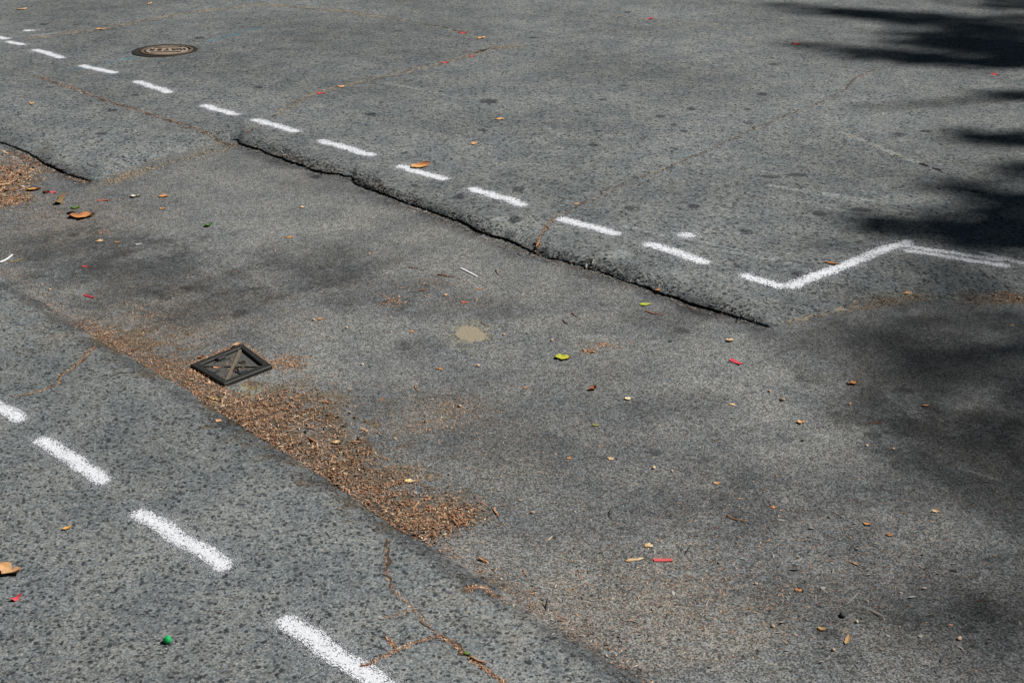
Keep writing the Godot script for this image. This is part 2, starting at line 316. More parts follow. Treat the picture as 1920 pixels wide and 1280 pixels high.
	for q in [[Vector2(-1.1387, -4.1702), Vector2(0.3451, 0.2770)], [Vector2(0.2724, -2.4977), Vector2(0.2951, 0.1597)], [Vector2(-0.2081, -3.4850), Vector2(0.1486, 0.1367)], [Vector2(-1.7260, -5.1650), Vector2(0.2495, 0.2679)]]:
		blot(q[0], q[1], Color(1.06, 0.98, 0.90), 0.7, 0.8, 2.0)
	var by := PackedByteArray()
	by.resize(WIDE * WIDE * 3)
	var t := curve_bytes(func(q: float) -> float: return Color(q, 0, 0).linear_to_srgb().r)
	for i in WIDE * WIDE * 3:
		by[i] = t[clampi(int(stain[i] * 255.0), 0, 255)]
	stain.resize(0)
	return ImageTexture.create_from_image(Image.create_from_data(WIDE, WIDE, false, Image.FORMAT_RGB8, by))

func asphalt_material(maps: Array, wear: Texture2D, tint: Color, relief: float) -> StandardMaterial3D:
	var m := paint(tint, 0.88, 0.32)
	m.albedo_texture = maps[0]
	m.heightmap_enabled = true
	m.heightmap_texture = maps[1]
	m.heightmap_scale = relief
	m.detail_enabled = true
	m.detail_albedo = wear
	m.detail_blend_mode = BaseMaterial3D.BLEND_MODE_MUL
	m.detail_uv_layer = BaseMaterial3D.DETAIL_UV_2
	return m

# ---------------------------------------------------------------- small shapes
func tube(path: PackedVector3Array, radii: PackedFloat32Array, sides := 6) -> ArrayMesh:
	var v := PackedVector3Array(); var n := PackedVector3Array(); var ix := PackedInt32Array()
	for i in path.size():
		var d := (path[mini(i + 1, path.size() - 1)] - path[maxi(i - 1, 0)]).normalized()
		var a := d.cross(Vector3.UP if absf(d.y) < 0.9 else Vector3.RIGHT).normalized()
		var b := d.cross(a)
		for k in sides:
			var q := a * cos(TAU * k / sides) + b * sin(TAU * k / sides)
			v.append(path[i] + q * radii[i]); n.append(q)
	for i in path.size() - 1:
		for k in sides:
			var p := i * sides + k; var q := i * sides + (k + 1) % sides
			ix.append_array(PackedInt32Array([p, p + sides, q, q, p + sides, q + sides]))
	for e in 2:
		var at := 0 if e == 0 else path.size() - 1
		var c := v.size()
		v.append(path[at]); n.append((path[at] - path[1 if e == 0 else at - 1]).normalized())
		for k in sides:
			var p := at * sides + k; var q := at * sides + (k + 1) % sides
			ix.append_array(PackedInt32Array([c, p, q] if e == 0 else [c, q, p]))
	return raw(v, n, ix)

func twig_mesh(long: float, thick: float, bend := 0.15, taper := 0.6, bits := 7) -> ArrayMesh:
	var p := PackedVector3Array(); var r := PackedFloat32Array()
	var k := rng.randf_range(-1, 1)
	for i in bits:
		var t := float(i) / (bits - 1)
		p.append(Vector3((t - 0.5) * long, thick + 0.02 * long * sin(t * 9.0 + k) + absf(bend) * long * 0.15 * sin(t * PI), bend * long * (sin(t * PI * (1.0 + 0.3 * k)) - 0.5) + rng.randf_range(-0.012, 0.012) * long))
		r.append(thick * lerpf(1.0, taper, t) * rng.randf_range(0.85, 1.15))
	return tube(p, r, 6)

func leaf_mesh(long: float, wide: float, curl: float, fold: float, colors: Array, torn := 0.0, stalk := 0.0) -> ArrayMesh:
	# a leaf blade with a midrib fold, an upturned rim and a ragged edge; thin but with two faces
	var nu := 12; var nv := 6
	var v := PackedVector3Array(); var ix := PackedInt32Array(); var col := PackedColorArray()
	var ph := rng.randf() * TAU
	for side in 2:
		for i in nu + 1:
			var t := float(i) / nu
			var half := wide * 0.5 * pow(sin(PI * clampf(pow(t, 0.85) * 0.97 + 0.02, 0, 1)), 0.7)
			for j in nv + 1:
				var s := (float(j) / nv - 0.5) * 2.0
				var h := half * (1.0 + torn * (sin(t * 11.0 + ph + (1.7 if s > 0 else 0.0)) * 0.45 + rng.randf_range(-0.3, 0.3)) * absf(s))
				var y := 0.55 * fold * wide * absf(s) * s * (1.0 if s > 0 else -0.5) + 0.7 * curl * long * pow(absf(t - 0.45) * 1.8, 2.0) + 0.03 * wide * sin(t * 14.0 + ph) * absf(s) + 0.04 * curl * long * sin(t * 5.0 + s * 3.0 + ph)
				v.append(Vector3((t - 0.5) * long, maxf(y, 0.0) + 0.0006 + (0.0 if side == 0 else -0.0004), s * h))
				var f := clampf(t * (colors.size() - 1) + 0.5 * sin(s * 3.0 + ph) * 0.5, 0.0, colors.size() - 1.001)
				var c: Color = colors[int(f)].lerp(colors[int(f) + 1], f - int(f)) if colors.size() > 1 else colors[0]
				var b := rng.randf_range(0.82, 1.12) * (1.15 if absf(s) < 0.05 else 1.0)
				col.append(Color(c.r * b, c.g * b, c.b * b))
		var o := side * (nu + 1) * (nv + 1)
		for i in nu:
			for j in nv:
				var k := o + i * (nv + 1) + j
				var q := PackedInt32Array([k, k + nv + 1, k + nv + 2, k, k + nv + 2, k + 1])
				if side == 1: q.reverse()
				ix.append_array(q)
	var st := SurfaceTool.new()
	st.begin(Mesh.PRIMITIVE_TRIANGLES)
	for i in ix:
		st.set_smooth_group(0)
		st.set_color(col[i])
		st.add_vertex(v[i])
	if stalk > 0.0:
		var base := Vector3(0.48 * long, 0.001 + curl * long * 0.8, 0)
		for k in 4:
			for tri in 2:
				for m in ([[0, 0], [1, 0], [0, 1]] if tri == 0 else [[0, 1], [1, 0], [1, 1]]):
					var an: float = TAU * (k + m[1]) / 4.0
					st.set_color(colors[0])
					st.set_smooth_group(1)
					st.add_vertex(base + Vector3(stalk * m[0], -curl * long * 0.6 * m[0] + 0.0012 * cos(an), 0.0012 * sin(an)))
	st.generate_normals()
	return st.commit()

func lump_mesh(size: Vector3, uneven := 0.18, rings := 6, seg := 9) -> ArrayMesh:
	var v := PackedVector3Array(); var ix := PackedInt32Array()
	var o := rng.randf() * 100.0
	for i in rings + 1:
		for j in seg:
			var th := PI * i / rings; var ph := TAU * j / seg
			var d := Vector3(sin(th) * cos(ph), cos(th), sin(th) * sin(ph))
			var r := 1.0 + uneven * 2.0 * noise.get_noise_3d(d.x * 70.0 + o, d.y * 70.0, d.z * 70.0)
			v.append(Vector3(d.x * size.x, d.y * size.y + size.y * 0.8, d.z * size.z) * 0.5 * r)
	var st := SurfaceTool.new()
	st.begin(Mesh.PRIMITIVE_TRIANGLES)
	st.set_smooth_group(0)
	for i in rings:
		for j in seg:
			var a := i * seg + j; var b := i * seg + (j + 1) % seg
			for k in [a, b, a + seg, b, b + seg, a + seg]:
				st.add_vertex(v[k])
	st.generate_normals()
	return st.commit()

func strip_mesh(long: float, wide: float, thick: float, bend := 0.0, twist := 0.0, torn := 0.0) -> ArrayMesh:
	# a scrap of card, bark or plastic: a bent box with uneven ends
	var n := 8
	var rows := []
	for i in n + 1:
		var t := float(i) / n - 0.5
		var w := wide * 0.5 * (1.0 + torn * rng.randf_range(-0.5, 0.3))
		var c := Vector3(t * long, thick * 0.5 + bend * long * 4.0 * t * t, 0)
		var side := Vector3(rng.randf_range(-0.3, 0.3) * torn * wide if i in [0, n] else 0.0, sin(twist * t) * w, cos(twist * t) * w)
		var up := Vector3(0, thick * 0.5, 0)
		rows.append([c + side + up, c - side + up, c - side - up, c + side - up])
	var st := SurfaceTool.new()
	st.begin(Mesh.PRIMITIVE_TRIANGLES)
	for i in n:
		for k in 4:
			st.set_smooth_group(k)
			var l := (k + 1) % 4
			for p in [rows[i][k], rows[i][l], rows[i + 1][k], rows[i][l], rows[i + 1][l], rows[i + 1][k]]:
				st.add_vertex(p)
	for e in [0, n]:
		st.set_smooth_group(5 + e)
		var q: Array = rows[e]
		for p in ([q[0], q[2], q[1], q[0], q[3], q[2]] if e == 0 else [q[0], q[1], q[2], q[0], q[2], q[3]]):
			st.add_vertex(p)
	st.generate_normals()
	return st.commit()

func lathe(profile: PackedVector2Array, seg := 64) -> ArrayMesh:
	var st := SurfaceTool.new()
	st.begin(Mesh.PRIMITIVE_TRIANGLES)
	for i in profile.size() - 1:
		st.set_smooth_group(i)
		for j in seg:
			var q := []
			for e in [[i, j], [i, j + 1], [i + 1, j], [i + 1, j + 1]]:
				var an: float = TAU * e[1] / seg
				var r: Vector2 = profile[e[0]]
				q.append(Vector3(r.x * cos(an), r.y, r.x * sin(an)))
			for k in [0, 1, 2, 1, 3, 2]:
				st.add_vertex(q[k])
	st.generate_normals()
	return st.commit()

# ---------------------------------------------------------------- things on the ground
func sprayed(called: String, line: Array, wide: float, cell: float, mat: Material, label: String, group := "", cover := 0.95, fuzz := 1.0) -> void:
	# paint lies on the tops of the stones as small flat flakes: close together along the middle, sparse droplets outside
	var pts: PackedVector2Array = PackedVector2Array(line)
	var a := pts[0]; var b := pts[pts.size() - 1]
	var mid := (a + b) * 0.5
	var long := a.distance_to(b)
	var dir := (b - a) / long
	var cross := Vector2(-dir.y, dir.x)
	var reach := wide * (0.5 + 0.95 * fuzz)
	var nu := int((long + 2.0 * wide * fuzz * 0.6) / cell) + 1
	var nv := int(reach * 2.0 / cell) + 1
	var o := rng.randf() * 50.0
	var vc := PackedVector3Array(); var ic := PackedInt32Array(); var vo := PackedVector3Array(); var io := PackedInt32Array()
	var base := on(mid)
	var idc := {}
	for i in nu:
		var s := (i + 0.5) * cell - wide * fuzz * 0.6
		for j in nv:
			var t := (j + 0.5) * cell - reach
			var wob := wide * 0.10 * noise.get_noise_2d(s * 700.0, o * 30.0)
			var e := maxf(maxf(-s, s - long), 0.0) + 0.25 * wide * pow(clampf(1.0 - minf(s, long - s) / (0.5 * wide), 0.0, 1.0), 2.0)
			var d := sqrt(pow(absf(t + wob), 2.0) + e * e) / (0.5 * wide)
			var c := cover * exp(-pow(d / 0.80, 1.9)) + 0.14 * fuzz * exp(-pow(d / 1.55, 2.0))
			var pit := noise.get_noise_2d((a.x + s) * 7000.0 + o, (a.y + t) * 7000.0)
			c -= 0.5 * maxf(pit, 0.0) * minf(c * 2.0, 1.0)
			if rng.randf() > c: continue
			var core := d < 0.72
			var lift := 0.0011
			var ids := []
			for k in [[0, 0], [1, 0], [1, 1], [0, 1]]:
				var key := Vector2i(i + k[0], j + k[1])
				if core and idc.has(key):
					ids.append(idc[key])
					continue
				var h1 := sin(key.x * 127.1 + key.y * 311.7 + o) * 43758.5453
				var h2 := sin(key.x * 269.5 + key.y * 183.3 + o) * 43758.5453
				var jx := (h1 - floorf(h1) - 0.5) * 0.6; var jy := (h2 - floorf(h2) - 0.5) * 0.6
				if not core:
					jx = (0.22 if k[0] == 0 else -0.22) + rng.randf_range(-0.25, 0.25); jy = (0.22 if k[1] == 0 else -0.22) + rng.randf_range(-0.25, 0.25)
				var w := a + dir * ((key.x + jx) * cell - wide * fuzz * 0.6) + cross * ((key.y + jy) * cell - reach)
				var p := on(w, lift) - base
				if core:
					idc[key] = vc.size(); ids.append(vc.size()); vc.append(p)
				else:
					ids.append(vo.size()); vo.append(p)
			var q := PackedInt32Array([ids[0], ids[1], ids[2], ids[0], ids[2], ids[3]])
			if core: ic.append_array(q)
			else: io.append_array(q)
	var nc := PackedVector3Array(); var no := PackedVector3Array()
	for q in vc: nc.append(Vector3(rng.randf_range(-0.3, 0.3), 1.0, rng.randf_range(-0.3, 0.3)).normalized())
	for q in vo: no.append(Vector3(rng.randf_range(-0.3, 0.3), 1.0, rng.randf_range(-0.3, 0.3)).normalized())
	var m := put(called, raw(vc, nc, ic), mat, base)
	tag(m, label, "paint mark", group)
	if vo.size():
		var ov := put("overspray", raw(vo, no, io), mat, Vector3.ZERO, 0.0, m)
		ov.set_meta("kind", "stuff")

func crack(line: Array, wide: float, mat: Material, parent: MeshInstance3D, rough := 0.009) -> PackedVector2Array:
	# soil packed in a crack: a ragged ribbon a little below its stony lips
	var path := PackedVector2Array()
	for i in line.size() - 1:
		var a: Vector2 = line[i]; var b: Vector2 = line[i + 1]
		var n := maxi(1, int(a.distance_to(b) / 0.012))
		for k in n: path.append(a.lerp(b, float(k) / n))
	path.append(line[line.size() - 1])
	var v := PackedVector3Array(); var nn := PackedVector3Array(); var ix := PackedInt32Array()
	for i in path.size():
		var d := (path[mini(i + 1, path.size() - 1)] - path[maxi(i - 1, 0)]).normalized()
		var c := Vector2(-d.y, d.x)
		var p := path[i]
		p += c * rough * (noise.get_noise_2d(p.x * 1800.0, p.y * 1800.0) * 1.6 + noise.get_noise_2d(p.x * 6000.0, p.y * 6000.0) * 0.7)
		path[i] = p
		var w := wide * clampf(0.45 + 0.9 * noise.get_noise_2d(p.x * 1200.0 + 40.0, p.y * 1200.0) + rng.randf_range(-0.2, 0.2), 0.10, 1.0)
		if i == 0 or i == path.size() - 1 or noise.get_noise_2d(p.x * 700.0 + 9.0, p.y * 700.0) < -0.12: w = 0.0008
		for s in [-0.5, 0.5]:
			v.append(on(p + c * w * s, 0.0009)); nn.append(Vector3.UP)
	for i in path.size() - 1:
		var k := i * 2
		var up := (v[k + 3] - v[k]).cross(v[k + 1] - v[k]).y > 0.0
		ix.append_array(PackedInt32Array([k, k + 1, k + 3, k, k + 3, k + 2] if up else [k, k + 3, k + 1, k, k + 2, k + 3]))
	put("crack_soil", raw(v, nn, ix), mat, Vector3.ZERO, 0.0, parent)
	return path

var bits: Array[Transform3D] = []
var bit_colors: Array[Color] = []
const STRAW := [Color(0.376, 0.210, 0.125), Color(0.434, 0.264, 0.162), Color(0.252, 0.129, 0.074), Color(0.515, 0.362, 0.243), Color(0.132, 0.072, 0.046), Color(0.380, 0.253, 0.167), Color(0.268, 0.192, 0.141), Color(0.578, 0.450, 0.323), Color(0.077, 0.056, 0.043), Color(0.106, 0.085, 0.068), Color(0.195, 0.161, 0.135), Color(0.338, 0.194, 0.118), Color(0.410, 0.207, 0.113)]

func bit(p: Vector2, lo: float, hi: float, palette: Array, thin := 0.35, pile := 0.0) -> void:
	var s := rng.randf_range(lo, hi)
	if rng.randf() < 0.5: s = lerpf(lo, s, 0.45)
	var l := s * (rng.randf_range(1.0, 2.2) if rng.randf() < 0.88 else rng.randf_range(3.0, 6.0))
	var b := Basis.from_euler(Vector3(rng.randf_range(-0.5, 0.5), rng.randf() * TAU, rng.randf_range(-0.5, 0.5))) * Basis.from_scale(Vector3(l, s * thin, s * rng.randf_range(0.4, 0.9)))
	bits.append(Transform3D(b, on(p, s * thin * 0.35 + rng.randf() * pile)))
	var c: Color = palette[rng.randi() % palette.size()]
	var k := rng.randf_range(0.65, 1.2)
	bit_colors.append(Color(c.r * k, c.g * k, c.b * k))

func on_repair(p: Vector2) -> bool:
	return p.y < look(near_x, near_z, p.x) + 0.012 and p.y > look(far_x, far_z, p.x)

func heap(c: Vector2, r: Vector2, n: int, lo := 0.0015, hi := 0.0045, palette := STRAW, only := true, pile := 0.0) -> void:
	for i in n:
		var p := c + Vector2(rng.randfn(0, 0.5) * r.x, rng.randfn(0, 0.5) * r.y)
		if noise.get_noise_2d(p.x * 2200.0, p.y * 2200.0) < rng.randf_range(-0.7, 0.25): continue
		if only and not on_repair(p): continue
		bit(p, lo, hi, palette, 0.35, pile)

func along(line: Array, wide: float, n: int, lo := 0.0015, hi := 0.004, palette := STRAW, only := false, pile := 0.0) -> void:
	var total := 0.0
	for i in line.size() - 1: total += (line[i] as Vector2).distance_to(line[i + 1])
	for k in n:
		var t := rng.randf() * total
		for i in line.size() - 1:
			var d := (line[i] as Vector2).distance_to(line[i + 1])
			if t > d and i < line.size() - 2:
				t -= d
				continue
			var p: Vector2 = (line[i] as Vector2).lerp(line[i + 1], clampf(t / d, 0, 1)) + Vector2(rng.randfn(0, 0.5), rng.randfn(0, 0.5)) * wide
			if not only or on_repair(p): bit(p, lo, hi, palette, 0.35, pile)
			break

func sow(called: String, label: String, category: String, mat: Material) -> void:
	# all loose bits gathered so far become one mass
	var chip := SurfaceTool.new()
	chip.begin(Mesh.PRIMITIVE_TRIANGLES)
	var q := [Vector3(-1, 0, -0.3), Vector3(-0.3, 0.2, -1), Vector3(0.7, -0.1, -0.8), Vector3(1, 0.1, 0.2), Vector3(0.2, 0, 1), Vector3(-0.7, 0.1, 0.7)]
	for i in 6:
		for s in [1.0, -1.0]:
			var a: Vector3 = q[i]; var b: Vector3 = q[(i + 1) % 6]
			chip.set_smooth_group(-1)
			for p in ([Vector3(0, s, 0), a, b] if s > 0 else [Vector3(0, s, 0), b, a]): chip.add_vertex(p * 0.5)
	chip.generate_normals()
	var mm := MultiMesh.new()
	mm.transform_format = MultiMesh.TRANSFORM_3D
	mm.use_colors = true
	mm.mesh = chip.commit()
	mm.instance_count = bits.size()
	for i in bits.size():
		mm.set_instance_transform(i, bits[i])
		mm.set_instance_color(i, bit_colors[i])
	var o := MultiMeshInstance3D.new()
	o.name = called
	o.multimesh = mm
	o.material_override = mat
	add_child(o, true)
	tag(o, label, category, "", "stuff")
	bits.clear(); bit_colors.clear()

func _ready() -> void:
	# --- camera, sky, sun, exposure
	var cam := Camera3D.new()
	cam.name = "camera"
	add_child(cam)
	cam.position = Vector3(0, 1.65, 0)
	cam.rotation_degrees = Vector3(-22.9, 0, 0)
	cam.fov = 27.68
	cam.far = 300.0
	cam.current = true
	var env := Environment.new()
	env.background_mode = Environment.BG_SKY
	var sky_look := ProceduralSkyMaterial.new()
	sky_look.sky_top_color = Color(0.27, 0.33, 0.38)
	sky_look.sky_horizon_color = Color(0.52, 0.55, 0.55)
	sky_look.sky_curve = 0.12
	sky_look.ground_horizon_color = Color(0.30, 0.31, 0.31)
	sky_look.ground_bottom_color = Color(0.12, 0.12, 0.12)
	sky_look.sun_angle_max = 1.0
	var sky := Sky.new()
	sky.sky_material = sky_look
	env.sky = sky
	env.background_energy_multiplier = 0.36
	env.tonemap_mode = Environment.TONE_MAPPER_LINEAR
	env.tonemap_exposure = 1.32
	env.ssao_enabled = true
	env.ssil_enabled = true
	env.sdfgi_enabled = true
	var world := WorldEnvironment.new()
	world.name = "world"
	world.environment = env
	add_child(world)
	var az := deg_to_rad(78.0); var el := deg_to_rad(50.0)
	sun_way = Vector3(cos(el) * sin(az), sin(el), -cos(el) * cos(az))
	var sun := DirectionalLight3D.new()
	sun.name = "sun"
	sun.light_energy = 1.5
	sun.light_color = Color(1.0, 0.975, 0.94)
	sun.light_angular_distance = 0.6
	sun.shadow_enabled = true
	add_child(sun)
	sun.look_at_from_position(Vector3.ZERO, -sun_way, Vector3.UP)

	noise.seed = 4
	noise.noise_type = FastNoiseLite.TYPE_SIMPLEX
	noise.fractal_type = FastNoiseLite.FRACTAL_FBM
	noise.fractal_octaves = 2
	rng.seed = 11

	# --- the three surfaces
	edge_row([[Vector2(-60, -9.0), 0.2, 0.030], [Vector2(-6, -8.4), 0.2, 0.030], [Vector2(-2.6574, -6.6351), 0.35, 0.024], [Vector2(-2.4148, -6.3819), 0.32, 0.024], [Vector2(-2.2673, -6.2381), 0.39, 0.024], [Vector2(-2.1914, -6.1546), 0.42, 0.024], [Vector2(-2.0835, -6.0111), 0.63, 0.024], [Vector2(-1.9976, -5.9158), 0.63, 0.024], [Vector2(-1.8978, -5.8149), 0.49, 0.024], [Vector2(-1.8054, -5.7332), 0.35, 0.024], [Vector2(-1.7778, -5.7575), 0.10, 0.030], [Vector2(-1.7441, -5.8903), 0.15, 0.030], [Vector2(-1.6683, -6.0287), 0.05, 0.030], [Vector2(-1.5422, -6.1915), 0.00, 0.030], [Vector2(-1.4048, -6.3624), 0.00, 0.030], [Vector2(-1.3424, -6.4311), 0.10, 0.030],
		[Vector2(-1.2976, -6.4212), 0.59, 0.026], [Vector2(-1.2708, -6.3430), 0.77, 0.026], [Vector2(-1.1552, -6.2194), 0.68, 0.026], [Vector2(-1.0359, -6.0821), 0.77, 0.026], [Vector2(-0.9355, -5.9674), 0.85, 0.026], [Vector2(-0.8142, -5.8482), 0.77, 0.026], [Vector2(-0.7415, -5.8232), 0.59, 0.026], [Vector2(-0.6925, -5.7984), 0.70, 0.028], [Vector2(-0.6654, -5.6930), 1.00, 0.033], [Vector2(-0.6064, -5.6221), 1.00, 0.033], [Vector2(-0.4834, -5.4848), 1.00, 0.033], [Vector2(-0.3652, -5.3461), 1.00, 0.033], [Vector2(-0.2521, -5.2136), 0.95, 0.033], [Vector2(-0.1654, -5.1196), 0.90, 0.028], [Vector2(-0.1285, -5.0413), 0.90, 0.028], [Vector2(-0.0403, -4.9652), 0.80, 0.028], [Vector2(0.0494, -4.8606), 0.60, 0.028], [Vector2(0.0823, -4.8128), 0.70, 0.028], [Vector2(0.0917, -4.7891), 1.00, 0.037], [Vector2(0.1922, -4.7080), 1.00, 0.037], [Vector2(0.2835, -4.6182), 1.00, 0.037], [Vector2(0.3799, -4.5153), 1.00, 0.037], [Vector2(0.4900, -4.4061), 0.76, 0.027], [Vector2(0.6026, -4.2868), 0.68, 0.027], [Vector2(0.6967, -4.2009), 0.64, 0.027], [Vector2(0.7877, -4.1179), 0.60, 0.027], [Vector2(0.8259, -4.0909), 0.40, 0.027],
		[Vector2(0.8827, -4.1225), 0.10, 0.030], [Vector2(0.9891, -4.1822), 0.00, 0.030], [Vector2(1.1255, -4.2483), 0.00, 0.030], [Vector2(1.2467, -4.3112), 0.05, 0.030], [Vector2(1.4015, -4.3557), 0.05, 0.030], [Vector2(1.5198, -4.3309), 0.15, 0.030], [Vector2(1.6223, -4.3161), 0.10, 0.030], [Vector2(1.7360, -4.3359), 0.05, 0.030], [Vector2(2.0687, -4.4061), 0.05, 0.030], [Vector2(5, -5.2), 0.05, 0.030], [Vector2(60, -9), 0.0, 0.030]], far_x, far_z, far_s, far_d)
	edge_row([[Vector2(-60, -8.0), 0.5, 0.02], [Vector2(-2.9198, -5.8232), 0.5, 0.02], [Vector2(-2.0460, -4.8366), 0.5, 0.02], [Vector2(-1.7901, -4.5474), 0.5, 0.02], [Vector2(-1.6092, -4.3309), 0.5, 0.02], [Vector2(-1.4002, -4.1044), 0.5, 0.02], [Vector2(-1.1672, -3.8605), 0.5, 0.02], [Vector2(-0.9762, -3.6586), 0.5, 0.02], [Vector2(-0.7981, -3.4568), 0.5, 0.02], [Vector2(-0.6018, -3.2362), 0.5, 0.02], [Vector2(-0.4254, -3.0377), 0.5, 0.02], [Vector2(-0.2780, -2.8533), 0.5, 0.033], [Vector2(-0.1587, -2.7317), 0.5, 0.02], [Vector2(-0.0650, -2.6224), 0.5, 0.02], [Vector2(0.0454, -2.4877), 0.5, 0.02], [Vector2(0.1635, -2.3635), 0.5, 0.02], [Vector2(0.2724, -2.2435), 0.5, 0.02], [Vector2(0.4345, -2.0740), 0.5, 0.02], [Vector2(1.2, -1.5), 0.5, 0.02], [Vector2(60, 4), 0.5, 0.02]], near_x, near_z, near_s, near_d)

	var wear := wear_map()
	var coarse := asphalt(2048, true, 21)
	var fine := asphalt(2048, false, 57)
	var road_mat := asphalt_material(coarse, wear, Color(0.965, 0.99, 1.0), 0.10)
	road_mat.uv1_scale = Vector3(0.72, 0.72, 1)
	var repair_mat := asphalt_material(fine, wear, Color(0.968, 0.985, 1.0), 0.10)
	var near_mat := asphalt_material(coarse, wear, Color(0.965, 0.99, 1.0), 0.12)
	near_mat.uv1_offset = Vector3(0.37, 0.21, 0)

	var cols: Array[PackedVector3Array] = []
	var rows := PackedFloat32Array([0.0, 0.004, 0.009, 0.016, 0.026, 0.04, 0.06, 0.085, 0.12, 0.17, 0.24, 0.33])
	for i in 62: rows.append(0.43 + i * 0.1)
	rows.append_array(PackedFloat32Array([8.0, 12.0, 24.0, 60.0, 120.0]))
	for x in spread(-60, 60, -2.85, 2.5, 0.011):
		var c := PackedVector3Array()
		var zb := look(far_x, far_z, x); var s := look(far_x, far_s, x); var d := look(far_x, far_d, x)
		s = clampf(s * (0.95 + 0.3 * noise.get_noise_2d(x * 420.0, 55.0)), 0.0, 1.0)
		var j := (ragged(x, 0.016, 0.006) + rng.randf_range(-0.002, 0.002)) * lerpf(0.45, 1.0, s)
		var rough := noise.get_noise_2d(x * 3000.0, 300.0)
		c.append(Vector3(x, LOW - 0.012, zb + j + lerpf(0.012, -0.010, s)))
		c.append(Vector3(x, LOW + d * 0.18 * s - 0.001, zb + j + lerpf(0.006, -0.004, s)))
		for o in rows:
			var fade := clampf(1.0 - o / 0.15, 0.0, 1.0)
			var z := zb - o + j * fade
			c.append(Vector3(x, far_edge(o, s, d) + swell(x, z) + 0.0020 * s * fade * (rough + noise.get_noise_2d(x * 9000.0, z * 9000.0)), z))
		cols.append(c)
	road = put("road", sheet(cols), road_mat)
	tag(road, "old coarse grey asphalt road beyond the broken edge", "road", "", "structure")

	cols = []
	rows = PackedFloat32Array([0.0, 0.006, 0.014, 0.024, 0.036, 0.05, 0.07, 0.10, 0.15, 0.22, 0.3])
	for i in 26: rows.append(0.4 + i * 0.1)
	rows.append_array(PackedFloat32Array([4.0, 7.0, 12.0, 24.0, 60.0]))
	for x in spread(-60, 60, -2.3, 1.1, 0.012):
		var c := PackedVector3Array()
		var zb := look(near_x, near_z, x)
		var j := ragged(x, 0.012, 0.007)
		c.append(Vector3(x, LOW - 0.014, zb + j))
		for o in rows:
			var z := zb + o + j * clampf(1.0 - o / 0.12, 0.0, 1.0)
			c.append(Vector3(x, near_edge(o) + swell(x, z) + 0.0012 * clampf(1.0 - o / 0.1, 0, 1) * noise.get_noise_2d(x * 4000.0, z * 4000.0), z))
		cols.append(c)
	near_road = put("road", sheet(cols), near_mat)
	tag(near_road, "old coarse asphalt with dark stones this side of the littered edge", "road", "", "structure")

	cols = []
	var zs := spread(-60, 60, -9.0, -1.6, 0.1)
	for x in spread(-60, 60, -4.5, 4.5, 0.1):
		var c := PackedVector3Array()
		for z in zs: c.append(Vector3(x, LOW + swell(x, z), z))
		cols.append(c)
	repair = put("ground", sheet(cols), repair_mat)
	tag(repair, "finer dark asphalt of the sunken trench repair", "asphalt", "", "structure")

	# --- the tree that shades the far end: it stands off the picture
	street_tree()

	# --- cracks packed with soil
	var soil := paint(lin(0.065, 0.048, 0.036), 0.95, 0.1)
	var pale_soil := paint(lin(0.215, 0.195, 0.16), 0.95, 0.1)
	var black_gap := paint(lin(0.022, 0.020, 0.018), 0.95, 0.1)
	var lines_soil := [
		[[Vector2(-0.2853, -2.7651), Vector2(-0.2859, -2.6843), Vector2(-0.2726, -2.5965), Vector2(-0.2536, -2.5480), Vector2(-0.2214, -2.4989), Vector2(-0.1897, -2.4435), Vector2(-0.1510, -2.3824), Vector2(-0.1135, -2.3455), Vector2(-0.0798, -2.2987), Vector2(-0.0104, -2.2178)], 0.010, near_road],
		[[Vector2(-0.1530, -2.3787), Vector2(-0.1953, -2.3565), Vector2(-0.2313, -2.3309), Vector2(-0.2643, -2.3023), Vector2(-0.2998, -2.2741)], 0.008, near_road],
		[[Vector2(-0.2313, -2.3309), Vector2(-0.2466, -2.3602), Vector2(-0.2601, -2.3787)], 0.010, near_road],
		[[Vector2(-0.2133, -2.4631), Vector2(-0.2406, -2.4532), Vector2(-0.2723, -2.4319), Vector2(-0.2976, -2.4050)], 0.005, near_road],
		[[Vector2(-0.2031, -2.4789), Vector2(-0.1703, -2.4989), Vector2(-0.1262, -2.5335), Vector2(-0.0925, -2.5584), Vector2(-0.0558, -2.5752)], 0.006, near_road],
		[[Vector2(-0.1430, -2.3994), Vector2(-0.1166, -2.4280), Vector2(-0.0916, -2.4474)], 0.004, near_road],
		[[Vector2(-1.2768, -3.9009), Vector2(-1.2830, -3.8191), Vector2(-1.2930, -3.7324), Vector2(-1.3155, -3.6714), Vector2(-1.3007, -3.6120), Vector2(-1.3342, -3.5722), Vector2(-1.4022, -3.5260)], 0.009, near_road],
		[[Vector2(-1.3007, -3.6120), Vector2(-1.2480, -3.6415), Vector2(-1.1790, -3.6714), Vector2(-1.1012, -3.7017)], 0.005, near_road],
	]
	for l in lines_soil: crack(l[0], l[1], soil, l[2])
